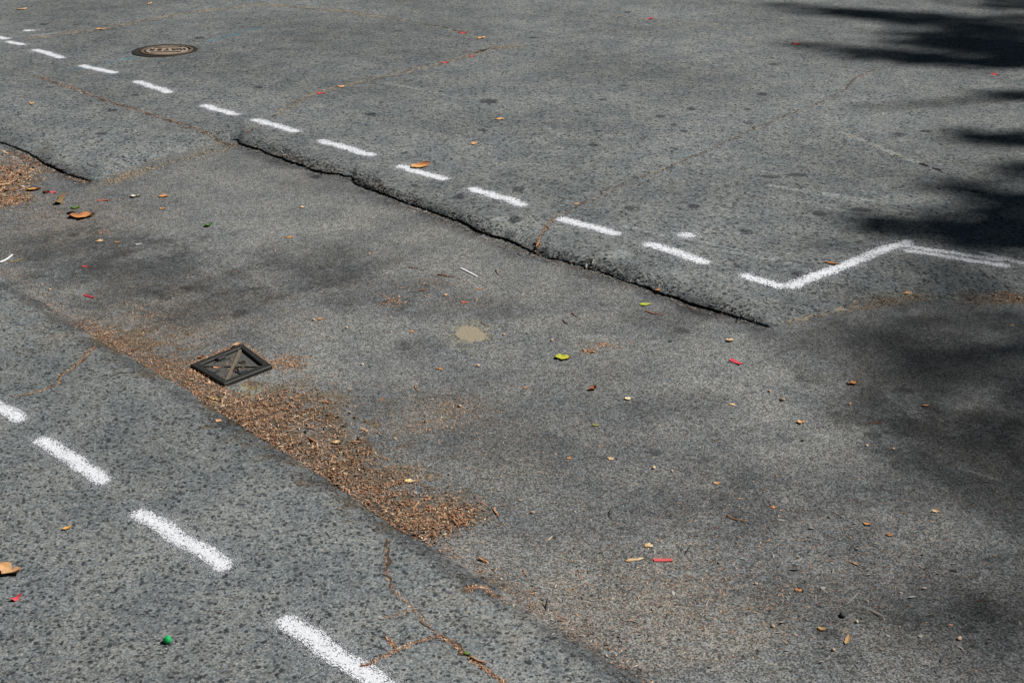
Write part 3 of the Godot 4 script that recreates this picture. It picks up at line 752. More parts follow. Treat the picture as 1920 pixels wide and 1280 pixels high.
	for l in [
		[[Vector2(0.0831, -4.7502), Vector2(0.0987, -4.8703), Vector2(0.1300, -5.0281), Vector2(0.1766, -5.1610), Vector2(0.2669, -5.3216), Vector2(0.3970, -5.5217), Vector2(0.5188, -5.6627), Vector2(0.6208, -5.7851), Vector2(0.8109, -6.0268), Vector2(0.9882, -6.2679), Vector2(1.1855, -6.5685), Vector2(1.3533, -6.7838), Vector2(1.5635, -7.0358), Vector2(1.7655, -7.3309), Vector2(1.9252, -7.7049), Vector2(2.0973, -7.9347)], 0.009, road],
		[[Vector2(-2.7002, -7.7612), Vector2(-2.5440, -7.5945), Vector2(-2.3537, -7.3952), Vector2(-2.1656, -7.1806), Vector2(-1.9765, -6.9888), Vector2(-1.7779, -6.7838), Vector2(-1.6118, -6.6318), Vector2(-1.4481, -6.4655), Vector2(-1.3017, -6.3065)], 0.026, road],
		[[Vector2(-1.2954, -6.3260), Vector2(-1.2682, -6.4251), Vector2(-1.2319, -6.5685)], 0.010, road],
		[[Vector2(-1.7410, -6.7397), Vector2(-1.6425, -6.6531), Vector2(-1.5162, -6.5477)], 0.006, road],
	]: crack(l[0], l[1], soil, l[2])
	for l in [
		[[Vector2(-3.0811, -8.8484), Vector2(-2.8644, -9.0323), Vector2(-2.6744, -9.2234), Vector2(-2.5278, -9.4834), Vector2(-2.3314, -9.7358), Vector2(-2.0405, -9.9559), Vector2(-1.8104, -10.1621), Vector2(-1.6074, -10.0925), Vector2(-1.2821, -9.9335), Vector2(-0.9971, -9.7143), Vector2(-0.7526, -9.5040)], 0.045, road],
		[[Vector2(-0.7526, -9.5040), Vector2(-0.5709, -9.3618), Vector2(-0.3826, -9.1079), Vector2(-0.2388, -8.9211), Vector2(-0.0828, -8.6367)], 0.03, road],
		[[Vector2(0.0825, -8.6023), Vector2(-0.0822, -8.5682), Vector2(-0.2235, -8.3039), Vector2(-0.4042, -8.0695), Vector2(-0.6041, -7.8182), Vector2(-0.7993, -7.6493), Vector2(-0.9259, -7.4606), Vector2(-1.0486, -7.2928), Vector2(-1.1627, -7.1075), Vector2(-1.1852, -6.8284)], 0.022, road],
		[[Vector2(-0.7526, -9.5040), Vector2(-0.8084, -9.7574), Vector2(-0.8974, -9.9335), Vector2(-0.7814, -10.2090), Vector2(-0.6722, -10.4498)], 0.010, road],
		[[Vector2(0.6832, -9.7143), Vector2(0.8719, -9.5454), Vector2(1.0725, -9.3818), Vector2(1.3281, -9.4222), Vector2(1.4259, -9.1079), Vector2(1.4898, -8.8484)], 0.03, road],
		[[Vector2(-1.7708, -5.7738), Vector2(-1.7090, -5.8903), Vector2(-1.6492, -6.0287), Vector2(-1.5381, -6.1730), Vector2(-1.4009, -6.3430), Vector2(-1.3279, -6.4212)], 0.02, road],
		[[Vector2(0.8827, -4.1225), Vector2(1.0083, -4.1916), Vector2(1.1255, -4.2483)], 0.02, road],
		[[Vector2(1.5812, -6.4351), Vector2(1.6707, -6.2297), Vector2(1.7434, -6.0357), Vector2(1.7841, -5.9384)], 0.020, road],  # pale ribbon paints the light on a saw-cut joint edge
	]: crack(l[0], l[1], pale_soil, l[2], 0.008)
	for l in [
		[[Vector2(1.7793, -5.9472), Vector2(1.8374, -5.8186), Vector2(1.8776, -5.7192), Vector2(1.9147, -5.6387)], 0.026, road],
		[[Vector2(-0.7557, -9.5454), Vector2(-0.5709, -9.3618), Vector2(-0.4355, -9.2040), Vector2(-0.2750, -8.9950)], 0.035, road],
		[[Vector2(-0.2251, -8.3686), Vector2(-0.1566, -8.5007), Vector2(-0.0823, -8.5852)], 0.04, road],
		[[Vector2(-1.1852, -6.8284), Vector2(-1.2028, -6.6746), Vector2(-1.2284, -6.5477)], 0.012, road],
		[[Vector2(-1.3565, -6.3851), Vector2(-1.4375, -6.4757), Vector2(-1.5012, -6.5373)], 0.006, road],
	]: crack(l[0], l[1], black_gap, l[2], 0.006)

	# --- sprayed paint
	var white := paint(lin(0.57, 0.60, 0.66), 0.75, 0.3)
	rng.seed = 5
	var g1 := "dashes along the broken asphalt edge"
	for d in [
		[Vector2(-2.9212, -8.4839), Vector2(-2.6645, -8.2244), "white sprayed dash next to the joined pair that ends the far row"],
		[Vector2(-2.5026, -8.0241), Vector2(-2.2427, -7.7896), "white sprayed dash crossing the faint blue chalk line"],
		[Vector2(-2.0701, -7.5809), Vector2(-1.8167, -7.3054), "white sprayed dash beside the round water cover, just past the blue chalk"],
		[Vector2(-1.5912, -7.0240), Vector2(-1.3774, -6.8284), "white sprayed dash beside the corner where two soil joints meet"],
		[Vector2(-1.2801, -6.7288), Vector2(-1.0239, -6.4655), "white sprayed dash touched by the tan joint of the road patch"],
		[Vector2(-0.8956, -6.3163), Vector2(-0.6257, -6.0357), "white sprayed dash between the tan joint and the dash with a leaf"],
		[Vector2(-0.1723, -5.5293), Vector2(0.0510, -5.2930), "white sprayed dash between the dash with a leaf and the long crack"],
		[Vector2(0.1779, -5.1339), Vector2(0.4014, -4.9324), "white sprayed dash starting at the long soil crack"],
		[Vector2(0.4953, -4.8217), Vector2(0.6882, -4.6184), "white sprayed dash beside the larger paint dot"]]:
		sprayed("paint_dash", [d[0], d[1]], 0.086, 0.0036, white, d[2], g1)
	sprayed("paint_dash", [Vector2(-0.4968, -5.8780), Vector2(-0.2797, -5.6627)], 0.086, 0.0036, white, "white sprayed paint dash with a tan leaf lying across it", g1)
	sprayed("paint_dash", [Vector2(-3.3904, -8.9579), Vector2(-3.1970, -8.8304)], 0.085, 0.005, white, "short white sprayed stroke ending the far row of dashes", g1)
	sprayed("paint_dash", [Vector2(-3.1730, -8.7590), Vector2(-3.0327, -8.6367)], 0.075, 0.005, white, "white sprayed dash joined to the last short stroke of the far row", g1)
	sprayed("paint_dash", [Vector2(0.7942, -4.4980), Vector2(0.9136, -4.3729)], 0.076, 0.004, white, "white sprayed dash meeting the long slanting paint stroke", g1)
	sprayed("paint_dot", [Vector2(-3.1885, -9.1269), Vector2(-3.1292, -9.1269)], 0.08, 0.005, white, "small white paint dot above the end of the far dashes", "paint dots")
	sprayed("paint_dot", [Vector2(0.6275, -4.9012), Vector2(0.6774, -4.9199)], 0.095, 0.004, white, "small white paint dot beside the pale scrape in the road", "paint dots")
	sprayed("paint_stroke", [Vector2(0.9325, -4.3780), Vector2(1.4716, -4.8642)], 0.080, 0.004, white, "long white sprayed stroke slanting across the asphalt towards the shade")
	sprayed("paint_stroke", [Vector2(1.4419, -4.8036), Vector2(1.7438, -4.6465)], 0.060, 0.004, white, "white stroke running into the tree's shade, the farther of a close pair", "paired strokes", 0.85)
	sprayed("paint_stroke", [Vector2(1.4256, -4.7561), Vector2(1.7480, -4.5905)], 0.060, 0.004, white, "white stroke skirting the tree's shade, the nearer of a close pair", "paired strokes", 0.85)
	sprayed("paint_stroke", [Vector2(1.6928, -4.7385), Vector2(1.8619, -4.5520)], 0.055, 0.004, white, "thin white stroke joining the end of the paired strokes in the shade", "", 0.75)
	var g2 := "dashes on the coarse asphalt beside the litter"
	sprayed("paint_dash", [Vector2(-1.2464, -3.2685), Vector2(-1.0135, -3.0379)], 0.070, 0.0020, white, "shorter white sprayed dash on the coarse asphalt between two others", g2)
	sprayed("paint_dash", [Vector2(-0.8957, -2.8951), Vector2(-0.6334, -2.6420)], 0.070, 0.0020, white, "white sprayed dash beside the green bead on the coarse asphalt", g2)
	sprayed("paint_dash", [Vector2(-1.5530, -3.5902), Vector2(-1.3282, -3.3768)], 0.070, 0.0020, white, "white sprayed dash beside the branching soil crack", g2)
	sprayed("paint_dash", [Vector2(-0.4781, -2.4474), Vector2(-0.2359, -2.1895)], 0.076, 0.0020, white, "white sprayed dash touched by the end of a soil crack", g2)

	round_cover()
	square_cover()
	litter()
	loose_things()

# ---------------------------------------------------------------- the tree
func street_tree() -> void:
	rng.seed = 303
	var tree := Node3D.new()
	tree.name = "street_tree"
	add_child(tree)
	var foot := Vector3(16.0, 0.0, -10.0)
	tree.position = foot
	tag(tree, "tall leafy street tree beside the road casting the dark shade", "tree")
	var bark := paint(lin(0.11, 0.085, 0.06), 0.95, 0.2)
	var green := tinted(0.7, 0.35)
	var fork := Vector3(0.1, 7.6, 0.1)
	put("trunk", tube(PackedVector3Array([Vector3(0, -0.1, 0), Vector3(0.02, 0.3, 0), Vector3(0.06, 2.2, 0.03), Vector3(0.0, 4.8, 0.1), fork, Vector3(-0.2, 10.2, 0.0), Vector3(-0.1, 13.0, -0.2), Vector3(0.1, 17.5, 0.0)]), PackedFloat32Array([0.42, 0.32, 0.27, 0.25, 0.24, 0.17, 0.11, 0.03]), 14), bark, Vector3.ZERO, 0.0, tree)
	# leaf clumps: [where the clump's shade falls, its spread, height, how dense]
	var clumps := [
		[Vector2(1.9944, -10.1164), Vector2(0.2301, 0.0926), 8.6, 1.6], [Vector2(2.2530, -9.8906), Vector2(0.3004, 0.1332), 8.6, 3.0], [Vector2(2.5482, -9.7165), Vector2(0.2954, 0.1503), 8.6, 4.0], [Vector2(2.8585, -9.5074), Vector2(0.3257, 0.1855), 8.5, 4.5], [Vector2(3.1074, -9.1515), Vector2(0.3491, 0.2304), 8.4, 5.0], [Vector2(3.5899, -10.0713), Vector2(0.2291, 0.1378), 8.6, 1.6],
		[Vector2(1.8209, -8.6372), Vector2(0.1655, 0.0690), 7.6, 1.3], [Vector2(2.0228, -8.5018), Vector2(0.1958, 0.1005), 7.6, 2.4], [Vector2(2.2030, -8.3058), Vector2(0.2235, 0.1284), 7.6, 3.2], [Vector2(2.4410, -8.2430), Vector2(0.2536, 0.1582), 7.5, 4.0], [Vector2(2.6884, -8.7833), Vector2(0.3360, 0.2490), 7.8, 3.6], [Vector2(3.0347, -8.6149), Vector2(0.3628, 0.3430), 7.8, 6.0], [Vector2(2.7508, -8.1176), Vector2(0.3438, 0.1384), 7.6, 4.0], [Vector2(3.0958, -8.2158), Vector2(0.2211, 0.2515), 7.6, 5.0],
		[Vector2(2.7049, -7.2068), Vector2(0.1962, 0.1113), 7.0, 3.0], [Vector2(2.5183, -7.2809), Vector2(0.1415, 0.0756), 7.0, 1.2], [Vector2(2.3666, -6.3295), Vector2(0.2491, 0.1564), 6.6, 3.0], [Vector2(2.1604, -6.3868), Vector2(0.1758, 0.1093), 6.6, 1.3], [Vector2(2.2476, -5.8046), Vector2(0.1844, 0.1339), 6.4, 3.0],
		[Vector2(2.0077, -5.2392), Vector2(0.2313, 0.2369), 6.0, 4.0], [Vector2(1.7489, -4.9751), Vector2(0.2613, 0.1655), 5.8, 3.4], [Vector2(1.9369, -4.9405), Vector2(0.1797, 0.2137), 5.8, 6.0], [Vector2(1.5353, -5.0770), Vector2(0.2661, 0.1320), 5.8, 1.5], [Vector2(1.3506, -5.1633), Vector2(0.2493, 0.1156), 5.8, 0.6], [Vector2(1.8854, -5.4899), Vector2(0.1973, 0.1969), 6.0, 1.0],
		[Vector2(1.4677, -3.6175), Vector2(0.3705, 1.1327), 9.4, 1.2], [Vector2(1.2849, -3.7148), Vector2(0.3406, 0.4576), 9.4, 0.55], [Vector2(1.0045, -2.5311), Vector2(0.2934, 0.3865), 9.0, 0.65], [Vector2(1.6631, -4.0245), Vector2(0.2162, 0.3946), 9.0, 0.65],
	]
	var leaves: Array[Transform3D] = []; var tints: Array[Color] = []
	for c in clumps:
		var g: Vector2 = c[0]; var r: Vector2 = c[1]
		var hgt: float = c[2] * 1.9
		var mid := Vector3(g.x, 0, g.y) + sun_way * (hgt / sun_way.y) - foot
		limb(tree, fork, mid, bark)
		var area := PI * r.x * r.y
		var n := int(area * c[3] * 0.85 / 0.0034)
		for i in n:
			var q := Vector2(rng.randfn(0, 0.62) * r.x, rng.randfn(0, 0.66) * r.y)
			var lift := rng.randfn(0, 0.35)
			var p := mid + Vector3(q.x, 0, q.y) + sun_way * lift
			leaf_at(p, leaves, tints)
	# the rest of the crown, past the frame
	for i in 90:
		var t := i / 90.0
		var g := Vector2(rng.randf_range(3.9, 7.8), rng.randf_range(-12.5, -4.6))
		if g.y > -6.0 and g.x < 4.6: g.x += 1.2
		var hgt := rng.randf_range(11.0, 19.0)
		var mid := Vector3(g.x, 0, g.y) + sun_way * (hgt / sun_way.y) - foot
		if i % 5 == 0: limb(tree, fork + Vector3(0, 1.4 * t, 0), mid, bark)
		for k in 330:
			leaf_at(mid + Vector3(rng.randfn(0, 0.42), rng.randfn(0, 0.32), rng.randfn(0, 0.42)), leaves, tints)
	var st := SurfaceTool.new()
	st.begin(Mesh.PRIMITIVE_TRIANGLES)
	var o := [Vector3(-0.5, 0, 0), Vector3(-0.15, 0.06, 0.28), Vector3(0.25, 0.05, 0.2), Vector3(0.5, -0.06, 0), Vector3(0.25, 0.05, -0.2), Vector3(-0.15, 0.06, -0.28)]
	for k in [[0, 1, 5], [1, 2, 5], [2, 4, 5], [2, 3, 4]]:
		for e in k: st.add_vertex(o[e])
	st.generate_normals()
	var mm := MultiMesh.new()
	mm.transform_format = MultiMesh.TRANSFORM_3D
	mm.use_colors = true
	mm.mesh = st.commit()
	mm.instance_count = leaves.size()
	for i in leaves.size():
		mm.set_instance_transform(i, leaves[i])
		mm.set_instance_color(i, tints[i])
	var crown := MultiMeshInstance3D.new()
	crown.name = "crown"
	crown.multimesh = mm
	crown.material_override = green
	tree.add_child(crown, true)
	crown.set_meta("kind", "stuff")

func leaf_at(p: Vector3, leaves: Array[Transform3D], tints: Array[Color]) -> void:
	var s := rng.randf_range(0.09, 0.14)
	leaves.append(Transform3D(Basis.from_euler(Vector3(rng.randf_range(-0.7, 0.7), rng.randf() * TAU, rng.randf_range(-0.7, 0.7))) * Basis.from_scale(Vector3(s, s, s)), p))
	var k := rng.randf_range(0.7, 1.25)
	tints.append(Color(0.05 * k, 0.085 * k, 0.028 * k))

func limb(tree: Node3D, from: Vector3, to: Vector3, bark: Material) -> void:
	var p := PackedVector3Array(); var r := PackedFloat32Array()
	var side := Vector3(rng.randf_range(-0.3, 0.3), 0.5, rng.randf_range(-0.3, 0.3))
	for i in 8:
		var t := i / 7.0
		p.append(from.lerp(to, t) + side * sin(PI * t) * 0.8)
		r.append(lerpf(0.10, 0.012, t))
	put("limb", tube(p, r, 7), bark, Vector3.ZERO, 0.0, tree)

# ---------------------------------------------------------------- the two iron covers
func round_cover() -> void:
	var at := on(Vector2(-2.1143, -8.4590), 0.0)
	var c := Node3D.new()
	c.name = "water_cover"
	add_child(c)
	c.position = at
	tag(c, "round iron water cover with a rusty tan lid set in the road", "utility cover")
	var iron := worn(lin(0.012, 0.011, 0.010), lin(0.032, 0.025, 0.018), 0.6, 8.0)
	var rust := worn(lin(0.13, 0.095, 0.068), lin(0.06, 0.042, 0.03), 0.8, 9.0)
	var tan_ := worn(lin(0.29, 0.235, 0.19), lin(0.17, 0.125, 0.095), 0.8, 10.0)
	put("frame", lathe(PackedVector2Array([Vector2(0.198, -0.01), Vector2(0.198, 0.002), Vector2(0.194, 0.005), Vector2(0.170, 0.005), Vector2(0.167, 0.003), Vector2(0.167, -0.01)])), iron, Vector3.ZERO, 0.0, c)
	put("frame_seat", lathe(PackedVector2Array([Vector2(0.180, 0.0016), Vector2(0.001, 0.0016)])), iron, Vector3.ZERO, 0.0, c)
	var lid := Node3D.new()
	lid.name = "lid"
	c.add_child(lid)
	lid.position = Vector3(0.010, 0, -0.008)
	put("rim", lathe(PackedVector2Array([Vector2(0.156, 0.0), Vector2(0.156, 0.005), Vector2(0.153, 0.0065), Vector2(0.143, 0.0065), Vector2(0.140, 0.005), Vector2(0.140, 0.0)])), rust, Vector3.ZERO, 0.0, lid)
	put("plate", lathe(PackedVector2Array([Vector2(0.126, 0.0), Vector2(0.126, 0.005), Vector2(0.123, 0.0068), Vector2(0.001, 0.0068)])), tan_, Vector3.ZERO, 0.0, lid)
	for s in [-1.0, 1.0]:
		var w := 0.170 if s < 0 else 0.178
		put("raised_bar", strip_mesh(w, 0.012, 0.003), iron, Vector3(0.010 * s, 0.0066, 0.074 * s), 0.10, lid)
	var font := SystemFont.new()
	font.font_names = PackedStringArray(["Droid Sans"])
	font.font_weight = 700
	var i := 0
	for ch in ["W", "A", "T", "E", "R"]:
		var t := TextMesh.new()
		t.font = font
		t.text = ch
		t.font_size = 48
		t.pixel_size = 0.00135
		t.depth = 0.003
		t.curve_step = 2.0
		var o := put("letter", t, iron, Vector3.ZERO, 0.0, lid)  # dark colour stands for the shadow and dirt in the lettering
		# the word reads from the far side of the road
		o.basis = Basis(Vector3.UP, PI + 0.10) * Basis(Vector3.RIGHT, -PI / 2) * Basis.from_scale(Vector3(0.95, 1.25, 1.0))
		o.position = Vector3(0.088 - 0.044 * i, 0.0078, -0.010 + 0.0044 * i - 0.001)
		i += 1

func worn(a: Color, b: Color, rough: float, scale: float) -> StandardMaterial3D:
	var f := FastNoiseLite.new()
	f.seed = 8; f.frequency = 0.03; f.fractal_octaves = 4
	var by := f.get_image(256, 256).get_data()
	var im := Image.create(256, 256, false, Image.FORMAT_RGB8)
	for y in 256:
		for x in 256:
			im.set_pixel(x, y, a.lerp(b, smoothstep(0.35, 0.75, by[y * 256 + x] / 255.0)))
	var m := paint(Color.WHITE, rough, 0.45)
	m.albedo_texture = ImageTexture.create_from_image(im)
	m.uv1_triplanar = true
	m.uv1_scale = Vector3.ONE * scale
	m.heightmap_enabled = true
	m.heightmap_texture = m.albedo_texture
	m.heightmap_scale = 0.12
	return m

func square_cover() -> void:
	rng.seed = 64
	var mid := Vector2(-0.8332, -3.7728)
	var c := Node3D.new()
	c.name = "valve_box"
	add_child(c)
	c.position = on(mid)
	tag(c, "square black iron valve box with a crossed lid ringed by leaf litter", "utility cover")
	var iron := worn(lin(0.012, 0.0135, 0.014), lin(0.024, 0.024, 0.023), 0.62, 9.0)
	var plate_mat := worn(lin(0.048, 0.053, 0.053), lin(0.085, 0.082, 0.074), 0.8, 11.0)
	var dirt := worn(lin(0.16, 0.13, 0.10), lin(0.075, 0.068, 0.058), 0.95, 22.0)
	var q := PackedVector2Array([Vector2(-0.9588, -3.7728), Vector2(-0.8312, -3.9306), Vector2(-0.7127, -3.7650), Vector2(-0.8302, -3.6327)])
	for i in 4: q[i] -= mid
	var lid := Node3D.new()
	lid.name = "lid"
	c.add_child(lid)
	var heart := (q[0] + q[1] + q[2] + q[3]) / 4.0
	# frame: four iron bars; two carry a lifting lug
	for i in 4:
		var a := q[i]; var b := q[(i + 1) % 4]
		var w := 0.021
		var inner_a := a + (heart - a).normalized() * w * 1.414
		var inner_b := b + (heart - b).normalized() * w * 1.414
		put("frame_bar", bar_plate(PackedVector2Array([a, b, inner_b, inner_a]), -0.01, 0.011), iron, Vector3.ZERO, 0.0, c)
		if i % 2 == 0:
			var nrm := (heart - (a + b) * 0.5).normalized()
			put("lifting_lug", bar_plate(PackedVector2Array([inner_a.lerp(inner_b, 0.34) - nrm * 0.002, inner_a.lerp(inner_b, 0.62) - nrm * 0.002, inner_a.lerp(inner_b, 0.56) + nrm * 0.013, inner_a.lerp(inner_b, 0.40) + nrm * 0.013]), -0.01, 0.0104), iron, Vector3.ZERO, 0.0, c)
	var pl := PackedVector2Array()
	for p in q: pl.append(p + (heart - p).normalized() * 0.026)
	put("plate", bar_plate(pl, -0.01, 0.002), plate_mat, Vector3.ZERO, 0.0, lid)
	# raised cross
	for k in 2:
		var a: Vector2 = pl[k] + (heart - pl[k]).normalized() * 0.010; var b: Vector2 = pl[k + 2] + (heart - pl[k + 2]).normalized() * 0.010
		var d := b - a
		var o := put("rib", strip_mesh(d.length(), 0.010 if k == 1 else 0.005, 0.0045), dirt if k == 1 else plate_mat, Vector3((a.x + b.x) / 2, 0.0019 + 0.0003 * k, (a.y + b.y) / 2), atan2(-d.y, d.x), lid)
		if k == 1: o.set_meta("label", "broad rib of the lid caked with brown dirt")
	# two keyholes with rims, a raised triangle and a row of small cast marks
	for s in [[Vector2(-0.8724, -3.7379), 0.4], [Vector2(-0.8086, -3.8043), -0.5]]:
		var p: Vector2 = s[0] - mid
		var o := put("keyhole_rim", lathe(PackedVector2Array([Vector2(0.014, 0.0), Vector2(0.014, 0.003), Vector2(0.011, 0.004), Vector2(0.009, 0.0025), Vector2(0.009, 0.0)]), 20), plate_mat, Vector3(p.x, 0.0019, p.y), s[1], lid)
		o.scale = Vector3(1.0, 1.0, 0.62)
		var h := put("keyhole", lathe(PackedVector2Array([Vector2(0.0092, 0.0006), Vector2(0.0005, 0.0006)]), 18), iron, Vector3(p.x, 0.0019, p.y), s[1], lid)
		h.scale = Vector3(1.0, 1.0, 0.62)
	var tri := PackedVector2Array([Vector2(-0.8327, -3.7534) - mid, Vector2(-0.8034, -3.7226) - mid, Vector2(-0.8144, -3.7572) - mid])
	for k in 3:
		var d := tri[(k + 1) % 3] - tri[k]
		put("triangle_bar", strip_mesh(d.length() + 0.003, 0.0035, 0.003), iron, Vector3((tri[k].x + tri[(k + 1) % 3].x) / 2, 0.0019 + 0.0002 * k, (tri[k].y + tri[(k + 1) % 3].y) / 2), atan2(-d.y, d.x), lid)
	for k in 6:
		var p := (Vector2(-0.8902, -3.8043)).lerp(Vector2(-0.8539, -3.8322), k / 5.0) - mid
		put("cast_mark", strip_mesh(0.0075, 0.003, 0.0022, 0.0, 0.0, 0.4), iron, Vector3(p.x, 0.0019, p.y), 1.0 + 0.5 * (k % 3), lid)

func bar_plate(poly: PackedVector2Array, low: float, high: float) -> ArrayMesh:
	var st := SurfaceTool.new()
	st.begin(Mesh.PRIMITIVE_TRIANGLES)
	var n := poly.size()
	if Geometry2D.is_polygon_clockwise(poly): poly.reverse()
	var inset := Geometry2D.offset_polygon(poly, -0.0018, Geometry2D.JOIN_MITER)
	var top: PackedVector2Array = inset[0] if inset.size() and (inset[0] as PackedVector2Array).size() == n else poly
	if Geometry2D.is_polygon_clockwise(top): top.reverse()
	if top != poly:
		var best := 0
		for i in n:
			if top[i].distance_to(poly[0]) < top[best].distance_to(poly[0]): best = i
		var turned := PackedVector2Array()
		for i in n: turned.append(top[(best + i) % n])
		top = turned
	for i in n:
		var j := (i + 1) % n
		var r := [[poly[i], poly[j], low], [poly[i], poly[j], high - 0.0018], [top[i], top[j], high]]
		for k in 2:
			st.set_smooth_group(-1)
			var a := Vector3(r[k][0].x, r[k][2], r[k][0].y); var b := Vector3(r[k][1].x, r[k][2], r[k][1].y)
			var c := Vector3(r[k + 1][0].x, r[k + 1][2], r[k + 1][0].y); var d := Vector3(r[k + 1][1].x, r[k + 1][2], r[k + 1][1].y)
			for p in [a, c, b, b, c, d]: st.add_vertex(p)
	var t := Geometry2D.triangulate_polygon(top)
	for k in range(0, t.size(), 3):
		st.set_smooth_group(-1)
		var v := [top[t[k]], top[t[k + 1]], top[t[k + 2]]]
		if (v[1] - v[0]).cross(v[2] - v[0]) < 0.0: v.reverse()
		for p in v: st.add_vertex(Vector3(p.x, high, p.y))
	st.generate_normals()
	return st.commit()

# ---------------------------------------------------------------- leaf litter
func litter() -> void:
	rng.seed = 900
	var chaff := tinted(0.9, 0.2)
	# the drift along the near edge, thickest below the square cover
	along([Vector2(-1.8294, -4.6627), Vector2(-1.3897, -4.1270), Vector2(-1.1307, -3.8443), Vector2(-0.9436, -3.6512)], 0.05, 1500, 0.0015, 0.0045, STRAW, true)
	along([Vector2(-1.3923, -4.1361), Vector2(-1.1327, -3.8524), Vector2(-0.9452, -3.6586), Vector2(-0.8475, -3.5571)], 0.045, 3000, 0.0015, 0.005, STRAW, true, 0.003)
	heap(Vector2(-1.1576, -4.0266), Vector2(0.1846, 0.1743), 1300, 0.0015, 0.005)
	along([Vector2(-0.9492, -3.6772), Vector2(-0.7890, -3.4874), Vector2(-0.6070, -3.2698), Vector2(-0.4285, -3.0652), Vector2(-0.2802, -2.8807), Vector2(-0.1989, -2.7951)], 0.075, 5200, 0.002, 0.0065, STRAW, true, 0.006)
	heap(Vector2(-0.6192, -3.4565), Vector2(0.1622, 0.2021), 4000, 0.002, 0.006, STRAW, true, 0.004)
	heap(Vector2(-0.6986, -3.4831), Vector2(0.0892, 0.1025), 2400, 0.002, 0.006, STRAW, true, 0.006)
	heap(Vector2(-0.4431, -3.1999), Vector2(0.1108, 0.1484), 2200, 0.002, 0.006, STRAW, true, 0.005)
	heap(Vector2(-0.3057, -3.0409), Vector2(0.0930, 0.1093), 1900, 0.002, 0.006, STRAW, true, 0.004)
	heap(Vector2(-0.1796, -2.9083), Vector2(0.1283, 0.0916), 2700, 0.002, 0.0065, STRAW, true, 0.005)
	heap(Vector2(-0.2024, -2.8568), Vector2(0.0759, 0.0594), 1500, 0.002, 0.0065, STRAW, true, 0.006)
	along([Vector2(-0.2241, -2.7998), Vector2(-0.0653, -2.6354), Vector2(0.0455, -2.4977), Vector2(0.1641, -2.3746), Vector2(0.2827, -2.2418)], 0.06, 1500, 0.0015, 0.005, STRAW, true)
	# round the square cover
	heap(Vector2(-0.6817, -3.8131), Vector2(0.0722, 0.0636), 1500, 0.002, 0.006)
	along([Vector2(-0.9634, -3.7572), Vector2(-0.8754, -3.6586), Vector2(-0.8306, -3.6108)], 0.02, 900, 0.002, 0.006, STRAW, true)
	along([Vector2(-0.9701, -3.7885), Vector2(-0.9086, -3.8645), Vector2(-0.8417, -3.9432)], 0.014, 700, 0.002, 0.005, STRAW, true)
	along([Vector2(-0.8252, -3.9432), Vector2(-0.7075, -3.7728)], 0.014, 420, 0.002, 0.005, STRAW, true)
	heap(Vector2(-1.0017, -3.7745), Vector2(0.0954, 0.0860), 900, 0.0015, 0.005)
	heap(Vector2(-1.0972, -3.9806), Vector2(0.1829, 0.1283), 900, 0.0015, 0.0045)
	# the straw heap at the picture's edge
	heap(Vector2(-2.1738, -5.7575), Vector2(0.1144, 0.3246), 3400, 0.004, 0.010)
	heap(Vector2(-2.0495, -5.4712), Vector2(0.0745, 0.0891), 1600, 0.004, 0.011)
	heap(Vector2(-2.3173, -5.8497), Vector2(0.1390, 0.4167), 2600, 0.004, 0.010)
	heap(Vector2(-1.9152, -5.3027), Vector2(0.2554, 0.2806), 700, 0.002, 0.006)
	along([Vector2(-2.3103, -6.2194), Vector2(-2.1300, -6.0375), Vector2(-1.9565, -5.8566), Vector2(-1.8123, -5.7170)], 0.03, 500, 0.003, 0.008, STRAW, true)
	# small drifts on the repair
	heap(Vector2(-0.3961, -4.3217), Vector2(0.0464, 0.0591), 420, 0.002, 0.007)
	heap(Vector2(-0.2402, -4.5012), Vector2(0.1109, 0.0950), 360, 0.002, 0.006)
	heap(Vector2(-0.1642, -3.4996), Vector2(0.1194, 0.0896), 900, 0.0015, 0.0055)
	heap(Vector2(-0.2466, -3.3814), Vector2(0.1161, 0.0586), 500, 0.0015, 0.005)
	heap(Vector2(0.2896, -3.9562), Vector2(0.0662, 0.0381), 360, 0.002, 0.006)
	heap(Vector2(0.2374, -3.9057), Vector2(0.0327, 0.0207), 160, 0.002, 0.008)
	heap(Vector2(-1.5760, -5.0609), Vector2(0.0450, 0.0389), 150, 0.003, 0.008)
	heap(Vector2(-1.2076, -4.2260), Vector2(0.1050, 0.0853), 360, 0.002, 0.006)
	heap(Vector2(-0.1076, -4.3482), Vector2(0.1614, 0.1094), 220, 0.002, 0.005)
	# thin scatter
	heap(Vector2(0.3354, -2.5729), Vector2(0.4395, 0.2706), 4200, 0.0012, 0.0048)
	heap(Vector2(0.7188, -2.7697), Vector2(0.5117, 0.3951), 2600, 0.0012, 0.0050)
	heap(Vector2(0.0546, -3.1670), Vector2(0.4501, 0.3479), 1500, 0.0012, 0.0046)
	heap(Vector2(0.4346, -3.5716), Vector2(0.6294, 0.4925), 900, 0.001, 0.0036)
	heap(Vector2(-0.7173, -4.4172), Vector2(0.8249, 0.6049), 900, 0.001, 0.004)
	heap(Vector2(-0.3114, -4.8177), Vector2(0.8175, 0.4719), 420, 0.001, 0.004)
	# soil and straw caught in the cracks
	along([Vector2(-0.2853, -2.7651), Vector2(-0.2859, -2.6843), Vector2(-0.2726, -2.5965), Vector2(-0.2536, -2.5480), Vector2(-0.2214, -2.4989), Vector2(-0.1897, -2.4435), Vector2(-0.1510, -2.3824)], 0.005, 300, 0.0015, 0.005)
	along([Vector2(-0.1510, -2.3824), Vector2(-0.1135, -2.3455), Vector2(-0.0798, -2.2987), Vector2(-0.0104, -2.2178)], 0.007, 420, 0.002, 0.006)
